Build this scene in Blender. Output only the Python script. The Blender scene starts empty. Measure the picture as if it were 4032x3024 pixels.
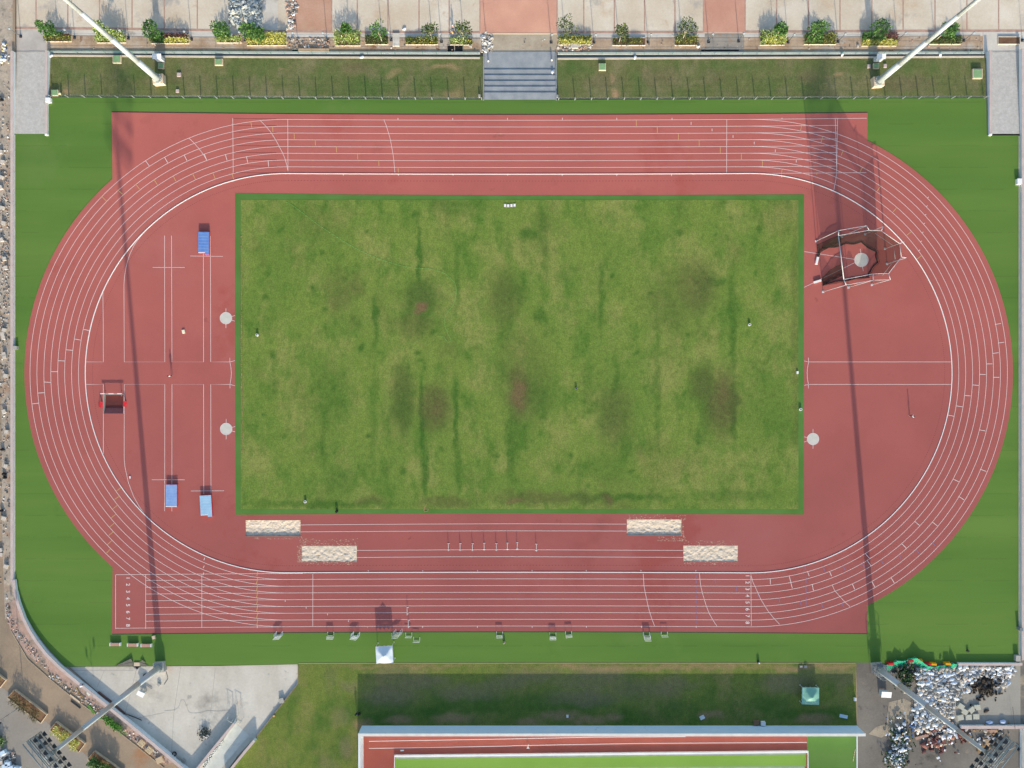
import bpy, bmesh, math, random
from mathutils import Vector, Matrix, noise
R = random.Random(7)
scene = bpy.context.scene
C = scene.collection
# ---------------------------------------------------------------- survey frame
S = 21.41            # survey pixels per metre on the ground
HC = 130.6           # camera height
SUN_EL = math.radians(18.0)
SH = 1 / math.tan(SUN_EL)
def P(u, v, z=0.0):
    k = (HC - z) / HC / S
    return Vector(((u - 2016) * k, (1512 - v) * k, z))
def T(i, j, x, y, z=0.0):
    return P(i * 1008 + x / 2.19444, j * 756 + y / 2.19444, z)
def UV(i, j, x, y):
    return (i * 1008 + x / 2.19444, j * 756 + y / 2.19444)
# ---------------------------------------------------------------- materials
def lin(h):
    h = h.lstrip('#')
    out = []
    for k in (0, 2, 4):
        c = int(h[k:k+2], 16) / 255
        out.append(c / 12.92 if c <= .04045 else ((c + .055) / 1.055) ** 2.4)
    return out
KR, KG, KB = 1.25, 1.21, 1.20
def A(h):
    a = lin(h)
    return (min(a[0] / KR, .9), min(a[1] / KG, .9), min(a[2] / KB, .9), 1)
MATS = {}
def mat(name, c1, c2=None, scale=.5, detail=5, c3=None, grain=0, gscale=8, rough=.85, spec=.25, dr=.2, bump=0, bscale=6, lo=.35, hi=.65, metal=0, spots=None, st=None):
    if name in MATS: return MATS[name]
    m = bpy.data.materials.new(name); m.use_nodes = True
    nt = m.node_tree; N = nt.nodes; L = nt.links
    b = N['Principled BSDF']
    b.inputs['Roughness'].default_value = rough
    b.inputs['Specular IOR Level'].default_value = spec
    b.inputs['Metallic'].default_value = metal
    b.inputs['Diffuse Roughness'].default_value = dr
    tc = N.new('ShaderNodeTexCoord')
    if c2 is None:
        b.inputs['Base Color'].default_value = A(c1); col = None
    else:
        n = N.new('ShaderNodeTexNoise'); n.inputs['Scale'].default_value = scale; n.inputs['Detail'].default_value = detail
        n.inputs['Roughness'].default_value = .6
        if st:
            mp = N.new('ShaderNodeMapping'); mp.inputs['Scale'].default_value = st
            L.new(tc.outputs['Object'], mp.inputs['Vector']); L.new(mp.outputs['Vector'], n.inputs['Vector'])
        else: L.new(tc.outputs['Object'], n.inputs['Vector'])
        r = N.new('ShaderNodeValToRGB'); e = r.color_ramp.elements
        e[0].position = lo; e[0].color = A(c1); e[1].position = hi; e[1].color = A(c2)
        if c3:
            x = e.new(.5 * (lo + hi)); x.color = A(c3)
        L.new(n.outputs['Fac'], r.inputs['Fac']); col = r.outputs['Color']
    if spots:   # (hex, scale, threshold, softness) blotches of wear or damp
        for (hx, sc, th, so) in spots:
            n = N.new('ShaderNodeTexNoise'); n.inputs['Scale'].default_value = sc; n.inputs['Detail'].default_value = 6
            n.inputs['Roughness'].default_value = .65
            mp = N.new('ShaderNodeMapping'); mp.inputs['Location'].default_value = (sc * 13.7, th * 40, 3.1)
            L.new(tc.outputs['Object'], mp.inputs['Vector']); L.new(mp.outputs['Vector'], n.inputs['Vector'])
            mr = N.new('ShaderNodeMapRange'); mr.inputs['From Min'].default_value = th; mr.inputs['From Max'].default_value = th + so
            L.new(n.outputs['Fac'], mr.inputs['Value'])
            mx = N.new('ShaderNodeMix'); mx.data_type = 'RGBA'
            L.new(mr.outputs['Result'], mx.inputs['Factor'])
            if col: L.new(col, mx.inputs['A'])
            else: mx.inputs['A'].default_value = A(c1)
            mx.inputs['B'].default_value = A(hx); col = mx.outputs['Result']
    if grain and col is None:
        v = N.new('ShaderNodeRGB'); v.outputs[0].default_value = A(c1); col = v.outputs[0]
    if grain:
        n = N.new('ShaderNodeTexNoise'); n.inputs['Scale'].default_value = gscale; n.inputs['Detail'].default_value = 4
        n.inputs['Roughness'].default_value = .75
        L.new(tc.outputs['Object'], n.inputs['Vector'])
        mr = N.new('ShaderNodeMapRange'); mr.inputs['From Min'].default_value = .3; mr.inputs['From Max'].default_value = .7
        mr.inputs['To Min'].default_value = 1 - grain; mr.inputs['To Max'].default_value = 1 + grain
        L.new(n.outputs['Fac'], mr.inputs['Value'])
        mx = N.new('ShaderNodeVectorMath'); mx.operation = 'SCALE'
        L.new(col, mx.inputs[0]); L.new(mr.outputs['Result'], mx.inputs['Scale']); col = mx.outputs['Vector']
    if col: L.new(col, b.inputs['Base Color'])
    if bump:
        n = N.new('ShaderNodeTexNoise'); n.inputs['Scale'].default_value = bscale; n.inputs['Detail'].default_value = 5
        L.new(tc.outputs['Object'], n.inputs['Vector'])
        bp = N.new('ShaderNodeBump'); bp.inputs['Strength'].default_value = 1; bp.inputs['Distance'].default_value = bump
        L.new(n.outputs['Fac'], bp.inputs['Height']); L.new(bp.outputs['Normal'], b.inputs['Normal'])
    MATS[name] = m
    return m
def net_mat(name, hx, opacity):
    m = bpy.data.materials.new(name); m.use_nodes = True
    nt = m.node_tree; N = nt.nodes; L = nt.links; N.clear()
    o = N.new('ShaderNodeOutputMaterial'); mx = N.new('ShaderNodeMixShader'); t = N.new('ShaderNodeBsdfTransparent'); d = N.new('ShaderNodeBsdfDiffuse')
    d.inputs['Color'].default_value = A(hx); mx.inputs['Fac'].default_value = opacity
    L.new(t.outputs[0], mx.inputs[1]); L.new(d.outputs[0], mx.inputs[2]); L.new(mx.outputs[0], o.inputs['Surface'])
    return m
# ---------------------------------------------------------------- object helpers
def tag(o, label=None, cat=None, group=None, kind=None):
    if label: o['label'] = label
    if cat: o['category'] = cat
    if group: o['group'] = group
    if kind: o['kind'] = kind
    return o
def thing(name, label, cat, loc=(0, 0, 0), rz=0.0, group=None):
    o = bpy.data.objects.new(name, None); C.objects.link(o)
    o.empty_display_size = .3
    o.location = loc; o.rotation_euler = (0, 0, rz)
    return tag(o, label, cat, group)
def children(o): return [c for c in bpy.data.objects if c.parent == o]
def dup(root, loc, rz, label, group=None):
    r = root.copy(); C.objects.link(r); r.location = loc; r.rotation_euler = (0, 0, rz); r['label'] = label
    if group: r['group'] = group
    for c in list(root.children):
        d = c.copy(); C.objects.link(d); d.parent = r
        for g in list(c.children):
            h = g.copy(); C.objects.link(h); h.parent = d
    return r
class B:
    def __init__(s): s.bm = bmesh.new()
    def _m(s, verts, M):
        for v in verts: v.co = M @ v.co
    def box(s, c, d, rz=0, rx=0, ry=0, mi=0, taper=1.0):
        g = bmesh.ops.create_cube(s.bm, size=1)
        vs = g['verts']
        for v in vs:
            t = taper if v.co.z > 0 else 1
            v.co = Vector((v.co.x * d[0] * t, v.co.y * d[1] * t, v.co.z * d[2]))
        s._m(vs, Matrix.Translation(c) @ Matrix.Rotation(rz, 4, 'Z') @ Matrix.Rotation(ry, 4, 'Y') @ Matrix.Rotation(rx, 4, 'X'))
        for f in set(f for v in vs for f in v.link_faces): f.material_index = mi
        return s
    def cyl(s, p, q, r, r2=None, n=8, mi=0, smooth=True):
        p = Vector(p); q = Vector(q); d = q - p; L = d.length
        if L < 1e-6: return s
        g = bmesh.ops.create_cone(s.bm, cap_ends=True, cap_tris=False, segments=n, radius1=r, radius2=r if r2 is None else r2, depth=L)
        s._m(g['verts'], Matrix.Translation((p + q) / 2) @ d.to_track_quat('Z', 'Y').to_matrix().to_4x4())
        for f in set(f for v in g['verts'] for f in v.link_faces):
            f.material_index = mi; f.smooth = smooth and len(f.verts) == 4
        return s
    def ball(s, c, r, sq=(1, 1, 1), sub=2, mi=0, jit=0):
        g = bmesh.ops.create_icosphere(s.bm, subdivisions=sub, radius=1)
        for v in g['verts']:
            k = r * (1 + jit * (R.random() - .5))
            v.co = Vector((v.co.x * k * sq[0], v.co.y * k * sq[1], v.co.z * k * sq[2])) + Vector(c)
        for f in set(f for v in g['verts'] for f in v.link_faces): f.material_index = mi; f.smooth = True
        return s
    def poly(s, pts, mi=0):
        vs = [s.bm.verts.new(p) for p in pts]
        f = s.bm.faces.new(vs); f.material_index = mi
        return s
    def prism(s, pts, z0, z1, mi=0, mtop=None):
        lo = [s.bm.verts.new((p[0], p[1], z0)) for p in pts]; hi = [s.bm.verts.new((p[0], p[1], z1)) for p in pts]
        n = len(pts); fs = [s.bm.faces.new(lo[::-1])]
        ft = s.bm.faces.new(hi)
        for k in range(n): fs.append(s.bm.faces.new((lo[k], lo[(k+1) % n], hi[(k+1) % n], hi[k])))
        for f in fs: f.material_index = mi
        ft.material_index = mi if mtop is None else mtop
        return s
    def strip(s, pts, w, z, mi=0, closed=False):
        """flat ribbon of width w along pts (2D), at height z"""
        n = len(pts); L = []; Rr = []
        for k in range(n):
            a = pts[k-1] if (k > 0 or closed) else pts[k]
            c = pts[(k+1) % n] if (k < n-1 or closed) else pts[k]
            d = Vector((c[0]-a[0], c[1]-a[1]))
            if d.length < 1e-9: d = Vector((1, 0))
            d.normalize(); nn = Vector((-d.y, d.x)) * w / 2
            L.append(s.bm.verts.new((pts[k][0]+nn.x, pts[k][1]+nn.y, z))); Rr.append(s.bm.verts.new((pts[k][0]-nn.x, pts[k][1]-nn.y, z)))
        for k in range(n if closed else n-1):
            q = (k+1) % n
            f = s.bm.faces.new((Rr[k], Rr[q], L[q], L[k])); f.material_index = mi
        return s
    def bar(s, pts, w, z0, z1, mi=0, closed=False, mtop=None):
        """raised ribbon (wall / kerb) along pts, z0/z1 may be lists"""
        n = len(pts); a0 = []; b0 = []; a1 = []; b1 = []
        for k in range(n):
            a = pts[k-1] if (k > 0 or closed) else pts[k]
            c = pts[(k+1) % n] if (k < n-1 or closed) else pts[k]
            d = Vector((c[0]-a[0], c[1]-a[1])).normalized(); nn = Vector((-d.y, d.x)) * w / 2
            l = z0[k] if isinstance(z0, (list, tuple)) else z0; h = z1[k] if isinstance(z1, (list, tuple)) else z1
            x, y = pts[k][0], pts[k][1]
            a0.append(s.bm.verts.new((x+nn.x, y+nn.y, l))); b0.append(s.bm.verts.new((x-nn.x, y-nn.y, l)))
            a1.append(s.bm.verts.new((x+nn.x, y+nn.y, h))); b1.append(s.bm.verts.new((x-nn.x, y-nn.y, h)))
        for k in range(n if closed else n-1):
            q = (k+1) % n
            for i, vs in enumerate(((b1[k], b1[q], a1[q], a1[k]), (b0[k], b0[q], b1[q], b1[k]), (a0[q], a0[k], a1[k], a1[q]))):
                f = s.bm.faces.new(vs); f.material_index = (mi if mtop is None else mtop) if i == 0 else mi
        if not closed:
            for k, fl in ((0, False), (n-1, True)):
                f = s.bm.faces.new((a0[k], b0[k], b1[k], a1[k]) if not fl else (b0[k], a0[k], a1[k], b1[k])); f.material_index = mi
        return s
    def leaf(s, p, d, l, w, mi=0, fold=.25):
        p = Vector(p); d = Vector(d).normalized(); side = d.cross(Vector((R.uniform(-.4, .4), R.uniform(-.4, .4), 1)))
        if side.length < .05: side = Vector((1, 0, 0))
        side.normalize(); up = side.cross(d)
        a = s.bm.verts.new(p); t = s.bm.verts.new(p + d * l)
        x = s.bm.verts.new(p + d * l * .45 + side * w / 2 + up * fold * w); y = s.bm.verts.new(p + d * l * .45 - side * w / 2 + up * fold * w)
        f = s.bm.faces.new((a, x, t)); f.material_index = mi
        f = s.bm.faces.new((a, t, y)); f.material_index = mi
    def out(s, name, mats, parent=None, loc=None, recalc=True):
        if recalc: bmesh.ops.recalc_face_normals(s.bm, faces=s.bm.faces[:])
        me = bpy.data.meshes.new(name); s.bm.to_mesh(me); s.bm.free()
        for m in (mats if isinstance(mats, (list, tuple)) else [mats]): me.materials.append(m)
        o = bpy.data.objects.new(name, me); C.objects.link(o)
        if parent: o.parent = parent
        if loc is not None: o.location = loc
        return o
def sheet(name, pts, m, kind='structure', z=None, parent=None):
    """pts: (u, v[, z]) in survey pixels"""
    b = B(); b.poly([P(p[0], p[1], (p[2] if len(p) > 2 else 0) if z is None else z) for p in pts])
    bmesh.ops.triangulate(b.bm, faces=b.bm.faces[:])
    for f in b.bm.faces:
        if f.normal.z < 0: f.normal_flip()
    o = b.out(name, m, parent, recalc=False)
    if parent is None and kind: o['kind'] = kind
    return o
ORD = ['first', 'second', 'third', 'fourth', 'fifth', 'sixth', 'seventh', 'eighth', 'ninth', 'tenth', 'eleventh', 'twelfth', 'thirteenth', 'fourteenth', 'fifteenth', 'sixteenth', 'seventeenth', 'eighteenth', 'nineteenth', 'twentieth']
# ---------------------------------------------------------------- camera, light
cam = bpy.data.cameras.new('camera'); camo = bpy.data.objects.new('camera', cam); C.objects.link(camo)
camo.location = (0, 0, HC); camo.rotation_euler = (0, 0, 0)
cam.sensor_fit = 'HORIZONTAL'; cam.sensor_width = 36
cam.lens = 18 / ((2016 / S) / HC)
cam.clip_start = 1; cam.clip_end = 3000
scene.camera = camo
w = bpy.data.worlds.new('World'); scene.world = w; w.use_nodes = True
wn = w.node_tree.nodes; bg = wn['Background']
sky = wn.new('ShaderNodeTexSky'); sky.sky_type = 'NISHITA'; sky.sun_disc = False
sky.sun_elevation = SUN_EL; sky.sun_rotation = math.radians(175.2)
sky.air_density = 1.0; sky.dust_density = 1.5; sky.ozone_density = 1.0
w.node_tree.links.new(sky.outputs[0], bg.inputs['Color']); bg.inputs['Strength'].default_value = SKYS = .14
sl = bpy.data.lights.new('sun', 'SUN'); so = bpy.data.objects.new('sun', sl); C.objects.link(so)
sl.energy = 3.2; sl.angle = math.radians(.55); sl.color = (1, .85, .66)
sd = Vector((-.084, .9965, 0)) * math.cos(SUN_EL) + Vector((0, 0, -math.sin(SUN_EL)))
so.rotation_euler = sd.to_track_quat('-Z', 'Y').to_euler(); so.location = (10, -120, 60)
scene.view_settings.view_transform = 'Standard'; scene.view_settings.look = 'None'
scene.view_settings.exposure = 1.08; scene.view_settings.gamma = 1
# ---------------------------------------------------------------- shared materials
M = {}
M['track'] = mat('track_red', '#B36660', '#BE6D66', scale=.06, detail=6, grain=.05, gscale=5, rough=.9, spec=.1, dr=.8, spots=[('#B4615A', .05, .60, .06), ('#AA615B', .09, .63, .12), ('#A9605A', .16, .68, .03), ('#BC726C', .035, .56, .2)])
M['turf'] = mat('synthetic_green', '#587A38', '#678640', scale=.10, detail=4, st=(.12, 1, 1), grain=.05, gscale=6, rough=.95, spec=.05, dr=0, spots=[('#6C8648', .05, .58, .25), ('#547436', .11, .64, .2)])
M['border'] = mat('border_green', '#547A3A', '#5D8344', scale=.2, detail=3, grain=.04, rough=.95, spec=.05, dr=0)
def seams(m, pitch, amt):
    """faint laying seams of the turf rolls, broken up by noise"""
    nt = m.node_tree; N = nt.nodes; L = nt.links; b = N['Principled BSDF']; src = b.inputs['Base Color'].links[0].from_socket
    tc = N.new('ShaderNodeTexCoord'); sp = N.new('ShaderNodeSeparateXYZ'); L.new(tc.outputs['Object'], sp.inputs[0])
    def mth(op, a, c):
        x = N.new('ShaderNodeMath'); x.operation = op
        for k, v in ((0, a), (1, c)):
            if isinstance(v, (int, float)): x.inputs[k].default_value = v
            else: L.new(v, x.inputs[k])
        return x.outputs[0]
    n = N.new('ShaderNodeTexNoise'); n.inputs['Scale'].default_value = .22; n.inputs['Detail'].default_value = 5; L.new(tc.outputs['Object'], n.inputs['Vector'])
    wob = mth('MULTIPLY', n.outputs['Fac'], .12)
    fr = mth('FRACT', mth('ADD', mth('DIVIDE', sp.outputs['Y'], pitch), wob), 0.0)
    line = mth('LESS_THAN', fr, .05)
    on = mth('MULTIPLY', line, mth('GREATER_THAN', n.outputs['Fac'], .5))
    roll = mth('MULTIPLY', mth('SUBTRACT', mth('FRACT', mth('MULTIPLY', mth('FLOOR', mth('ADD', mth('DIVIDE', sp.outputs['Y'], pitch), wob), 0.0), .618), 0.0), .5), amt * .5)
    f = mth('SUBTRACT', mth('ADD', 1.0, roll), mth('MULTIPLY', on, amt))
    v = N.new('ShaderNodeVectorMath'); v.operation = 'SCALE'; L.new(src, v.inputs[0]); L.new(f, v.inputs['Scale']); L.new(v.outputs['Vector'], b.inputs['Base Color'])
seams(M['turf'], 4.0, .11)
M['white'] = mat('white_paint', '#ECD9D6', rough=.8, spec=.2)
M['yellow'] = mat('yellow_paint', '#D8B272', rough=.8)
M['blue'] = mat('blue_paint', '#7A7BA8', rough=.8)
M['dkred'] = mat('dark_red_paint', '#6E3838', rough=.9)
M['kerb'] = mat('kerb_aluminium', '#F4F2F0', rough=.5, spec=.4)
M['asphalt'] = mat('asphalt', '#6E675E', '#8A8177', scale=.12, detail=6, grain=.12, gscale=4, spots=[('#9A866E', .07, .52, .15)])
M['dirt'] = mat('dirt_road', '#93826F', '#AC967E', scale=.1, detail=6, grain=.1, gscale=3, spots=[('#A87F5E', .13, .60, .12), ('#777168', .09, .60, .12)])
M['brickpave'] = mat('pink_paving', '#B09284', '#C4A596', scale=.8, detail=6, grain=.15, gscale=5, spots=[('#8B8378', .35, .5, .12)])
M['rub'] = mat('rubble_ground', '#A3988A', '#C0B19F', scale=.5, detail=6, grain=.2, gscale=3.5, spots=[('#A98E78', .3, .55, .1), ('#7A7368', .9, .6, .1)])
M['plaza'] = mat('plaza_concrete', '#CFBFA9', '#E0D6C6', scale=.12, detail=7, grain=.07, gscale=3, spots=[('#C6AA8A', .13, .55, .2), ('#C9B49C', .5, .62, .1), ('#B5ADA3', .15, .62, .1)])
M['lconc'] = mat('light_concrete', '#C9C1B6', '#DAD4CA', scale=.3, detail=6, grain=.07, gscale=4, spots=[('#A8A096', .25, .6, .12)])
M['pad'] = mat('pad_concrete', '#C8C0B2', '#DAD3C6', scale=.18, detail=7, grain=.07, gscale=2.5, st=(1.2, .6, 1), spots=[('#A39C92', .16, .56, .2), ('#D0AF90', .10, .58, .2), ('#B0AAA0', .5, .62, .08)])
M['brown'] = mat('brown_soil', '#AA8E74', '#C4AE96', scale=.35, detail=7, grain=.12, gscale=3, spots=[('#BFB3A4', .22, .5, .12), ('#8C6A52', .5, .62, .08)])
M['brick'] = mat('red_brick', '#AE8C7E', '#BFA090', scale=1.2, detail=5, grain=.1, gscale=5)
M['salmon'] = mat('salmon_paving', '#CF9A85', '#DDA890', scale=.18, detail=6, grain=.06, gscale=4, spots=[('#C9B09C', .3, .64, .08), ('#D98E70', .2, .66, .06)])
M['salmon2'] = mat('tan_paving', '#BB8E76', '#C8A08A', scale=.25, detail=6, grain=.08, gscale=4, spots=[('#C0A488', .2, .52, .15)])
M['granite'] = mat('grey_granite', '#8F959B', '#A4A8AC', scale=.6, detail=6, grain=.08, gscale=5)
M['rampgrey'] = mat('ramp_grey', '#C0BBB4', '#D0CBC4', scale=1.5, detail=8, grain=.14, gscale=4)
M['wallwhite'] = mat('white_wall', '#DCE2E2', '#EAEDEB', scale=.4, detail=5, grain=.03)
M['wallpink'] = mat('wall_top_pink', '#C3B1AC', '#D0BFB9', scale=.6, detail=5, grain=.06)
M['wallshade'] = mat('pale_wall', '#E4E8EA', '#EEF1F1', scale=.5, detail=5, grain=.03)  # white wall copy for shaded faces, their cool tint put into the colour
M['concrete'] = mat('concrete', '#A9A6A0', '#BDB9B2', scale=.7, detail=6, grain=.08)
M['dark'] = mat('dark_metal', '#33363A', rough=.6)
M['black'] = mat('black_rubber', '#1C1D1F', rough=.8)
M['steel'] = mat('galvanised_steel', '#C6CCC8', rough=.45, spec=.5)
M['grey'] = mat('grey_metal', '#7E858A', rough=.5, spec=.4)
M['white_pl'] = mat('white_plastic', '#F4F4F2', rough=.5, spec=.4)
M['gtop'] = mat('green_box_lid', '#7FA374', '#8FB184', scale=2, detail=4, grain=.06)
M['tan'] = mat('tan_concrete', '#D8BFA2', '#E6D0B4', scale=1, detail=4, grain=.08)
# ================================================================ SETTING
# distortion-free plan of a standard 400 m oval -> survey pixels
KD = 4e-9
def D(x, y):          # plan px about the survey centre -> survey px
    r2 = x * x + y * y; k = 1 + KD * r2
    return (2016 + x * k, 1512 + y * k)
def Dinv(u, v):
    X, Y = u - 2016, v - 1512; x, y = X, Y
    for _ in range(6):
        k = 1 + KD * (x * x + y * y); x, y = X / k, Y / k
    return x, y
CX, CY, RK, HS, LW = 25.2, -42.4, 781.3, 905.0, 26.28
def oval(off, n=72):
    r = RK + off; pts = []
    for k in range(25): pts.append((CX - HS + 2 * HS * k / 24, CY - r))
    for k in range(1, n): a = -math.pi/2 + math.pi * k / n; pts.append((CX + HS + r * math.cos(a), CY + r * math.sin(a)))
    for k in range(25): pts.append((CX + HS - 2 * HS * k / 24, CY + r))
    for k in range(1, n): a = math.pi/2 + math.pi * k / n; pts.append((CX - HS + r * math.cos(a), CY + r * math.sin(a)))
    return pts
def W2(pts): return [P(*D(*p)) for p in pts]
def hline(y, x0, x1, n=24): return [(x0 + (x1 - x0) * k / n, y) for k in range(n+1)]
ZT = .035
# base ground reaching the horizon
b = B(); b.poly([(-900, -900, -.95), (900, -900, -.95), (900, 900, -.95), (-900, 900, -.95)])
tag(b.out('ground', M['dirt']), kind='structure')
# outside paving and roads (each a sheet a little above the base)
sheet('dirt_road', [(-400, -300), (60, -300), (60, 2290), (92, 2400), (210, 2570), (300, 2650), (420, 2760), (560, 2880), (760, 3060), (900, 3400), (-400, 3400)], M['dirt'], z=-.22)
sheet('asphalt_road', [(-400, 2540), (0, 2700), (130, 2800), (300, 2940), (420, 3040), (520, 3400), (-400, 3400)], mat('grey_road', '#958D83', '#A39B91', scale=.08, detail=6, grain=.08, gscale=3, spots=[('#9A866E', .1, .6, .15)]), z=-.212)
sheet('rubble_strip', [(-60, -300), (50, -300), (50, 2280), (60, 2400), (20, 2440), (8, 2100), (4, 1200), (-60, 1200)], M['rub'], z=-.205)
sheet('paver_strip', [(18, 2380), (58, 2360), (80, 2400), (165, 2530), (300, 2655), (420, 2758), (560, 2878), (700, 3000), (650, 3010), (500, 2895), (380, 2790), (230, 2670), (110, 2580), (40, 2480)], M['brickpave'], z=-.198)
sheet('asphalt_yard', [(3360, 2600), (4400, 2600), (4400, 3500), (3360, 3500)], mat('yard_asphalt', '#6C6761', '#857E75', scale=.12, detail=6, grain=.12, gscale=3, spots=[('#B5A48C', .13, .58, .1), ('#57544F', .25, .58, .1)]), z=-.02)
sheet('yard_slab', [(3755, 2620), (4018, 2616), (4018, 2850), (3760, 2852), (3745, 2760)], mat('yard_slab', '#99948A', '#A9A398', scale=.15, detail=7, grain=.08, gscale=3, spots=[('#77736B', .2, .58, .12)]), z=-.012)
sheet('beige_patch', [(3500, 2765), (3560, 2750), (3595, 2770), (3592, 2850), (3540, 2868), (3470, 2905), (3420, 2890), (3450, 2862), (3490, 2850)], mat('worn_patch', '#8F8475', '#B3A48E', scale=.6, detail=8, grain=.16, gscale=3, lo=.3, hi=.6), z=-.008)
sheet('concrete_pad', [(255, 2626), (860, 2622), (1172, 2616), (1174, 2692), (1008, 2904), (930, 2985), (860, 3080), (760, 3080), (560, 2876), (420, 2756), (300, 2650)], M['pad'], z=-.3)
sheet('right_path', [(4026, 500), (4300, 500), (4300, 2620), (4026, 2620)], M['lconc'], z=-.05)
# synthetic green surround
arcw = [(60, 2292), (68, 2340), (92, 2410), (140, 2490), (195, 2560), (255, 2625)]
TURF = [(61, 527), (190, 527), (190, 383), (700, 388), (1300, 391), (1907, 393), (2189, 393), (2700, 391), (3300, 389), (3884, 387), (3887, 533), (4017, 533), (4017, 2608), (3771, 2608), (3600, 2614), (3436, 2617), (3434, 2609), (2600, 2609), (1600, 2612), (1174, 2616), (860, 2620)] + arcw[::-1]
# red running surface: oval united with the sprint straights
def track_outline():
    off = 8 * LW + 21; r = RK + off; xl, _ = Dinv(440, 445); xr, _ = Dinv(3416, 445)
    pts = []
    for k in range(41): pts.append((xl + (xr - xl) * k / 40, CY - r))
    a0 = math.acos((xr - CX - HS) / r)
    for k in range(97): a = -a0 + 2 * a0 * k / 96; pts.append((CX + HS + r * math.cos(a), CY + r * math.sin(a)))
    for k in range(41): pts.append((xr + (xl - xr) * k / 40, CY + r))
    a1 = math.acos((CX - HS - xl) / r)
    for k in range(97): a = math.pi - a1 + 2 * a1 * k / 96; pts.append((CX - HS + r * math.cos(a), CY + r * math.sin(a)))
    return pts
b = B(); pl = [p.to_2d() for p in W2(track_outline())]
PIT = [UV(0, 2, 896, 92), UV(0, 2, 1070, 92), UV(0, 2, 1070, 255), UV(0, 2, 896, 255)]
SAND = {'A': (967, 1177, 2, 1), }
def rect(u0, v0, u1, v1): return [(u0, v0), (u1, v0), (u1, v1), (u0, v1)]
SANDP = [rect(967, 2048, 1183.5, 2112), rect(1188, 2149, 1405.5, 2213), rect(2468, 2045, 2684, 2109), rect(2690.5, 2148, 2905.5, 2212)]
def with_holes(outer, holes, z):
    """fill outer minus holes"""
    bm = bmesh.new(); ed = []
    for loop in [outer] + holes:
        vs = [bm.verts.new((p[0], p[1], z)) for p in loop]
        for k in range(len(vs)): ed.append(bm.edges.new((vs[k], vs[(k+1) % len(vs)])))
    bmesh.ops.triangle_fill(bm, use_beauty=True, use_dissolve=False, edges=ed)
    for f in bm.faces:
        if f.normal.z < 0: f.normal_flip()
    return bm
holes = [[P(*q) for q in h] for h in SANDP + [PIT]]
b.bm.free(); b.bm = with_holes(pl, holes, ZT)
# low edge of the rubber
n = len(pl)
for k in range(n):
    p, q = pl[k], pl[(k+1) % n]
    vs = [b.bm.verts.new((p[0], p[1], ZT)), b.bm.verts.new((p[0], p[1], 0)), b.bm.verts.new((q[0], q[1], 0)), b.bm.verts.new((q[0], q[1], ZT))]
    b.bm.faces.new(vs)
b2 = B(); b2.bm.free(); b2.bm = with_holes([P(*q) for q in TURF], holes, 0); b2.out('synthetic_turf', M['turf'], recalc=False)['kind'] = 'structure'
track = b.out('running_track', M['track'], recalc=False); track['kind'] = 'structure'
# dark drain slot along the lower edge of the track and dotted drain inside the kerb
b = B()
lo = [p for p in track_outline() if p[1] > CY + RK + 8 * LW + 20.5]
b.strip(W2([(x, y + 2) for x, y in lo]), .13, .012)
b.strip(W2(hline(CY - RK - 8 * LW - 23, Dinv(440, 445)[0], Dinv(3416, 445)[0])), .14, .012)  # upper edge: dark strip standing in for the shade beside the rubber
b.out('edge_drain_shade', M['dark'], track)
b = B(); ov = W2(oval(-27, 300)); acc = 0
for k in range(0, len(ov)):
    p, q = ov[k], ov[(k+1) % len(ov)]; L = (q - p).length; m = max(1, int(L / .55))
    for t in range(m):
        a = p.lerp(q, (t + .2) / m); c = p.lerp(q, (t + .55) / m); b.strip([a, c], .07, ZT + .004)
b.out('drain_slot', M['dkred'], track)
# ---- painted lines
LWD = .072
white, yel, blu, dkr = B(), B(), B(), B()
Z1 = ZT + .006
def wl(pts, w=LWD, bb=white, z=Z1): bb.strip(pts, w, z)
def tl(i, j, pts, w=LWD, bb=white): wl([T(i, j, *p) for p in pts], w, bb, Z1 + (.007 if w == LWD else .011))
for k in range(1, 9): white.strip(W2(oval(k * LW)), LWD, Z1, closed=True)
xa = Dinv(574, 2400)[0]; xb = Dinv(456, 2400)[0]
for k in range(0, 9):
    y = CY + RK + k * LW + (3 if k == 0 else 0)
    wl(W2(hline(y, xb if k in (0, 8) else xa, CX - HS + 60)), z=Z1 + .004)
xc = Dinv(3298, 560)[0]; xd = Dinv(3412, 560)[0]
for k in range(0, 9):
    y = CY - RK - k * LW
    wl(W2(hline(y, CX + HS - 90, xd if k in (0, 8) else xc)), z=Z1 + .004)
for k in range(0, 9):
    y = CY - RK - k * LW - 2
    wl(W2(hline(y, Dinv(917, 560)[0], CX - HS - 40)), .07, dkr, Z1 - .003)
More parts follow.
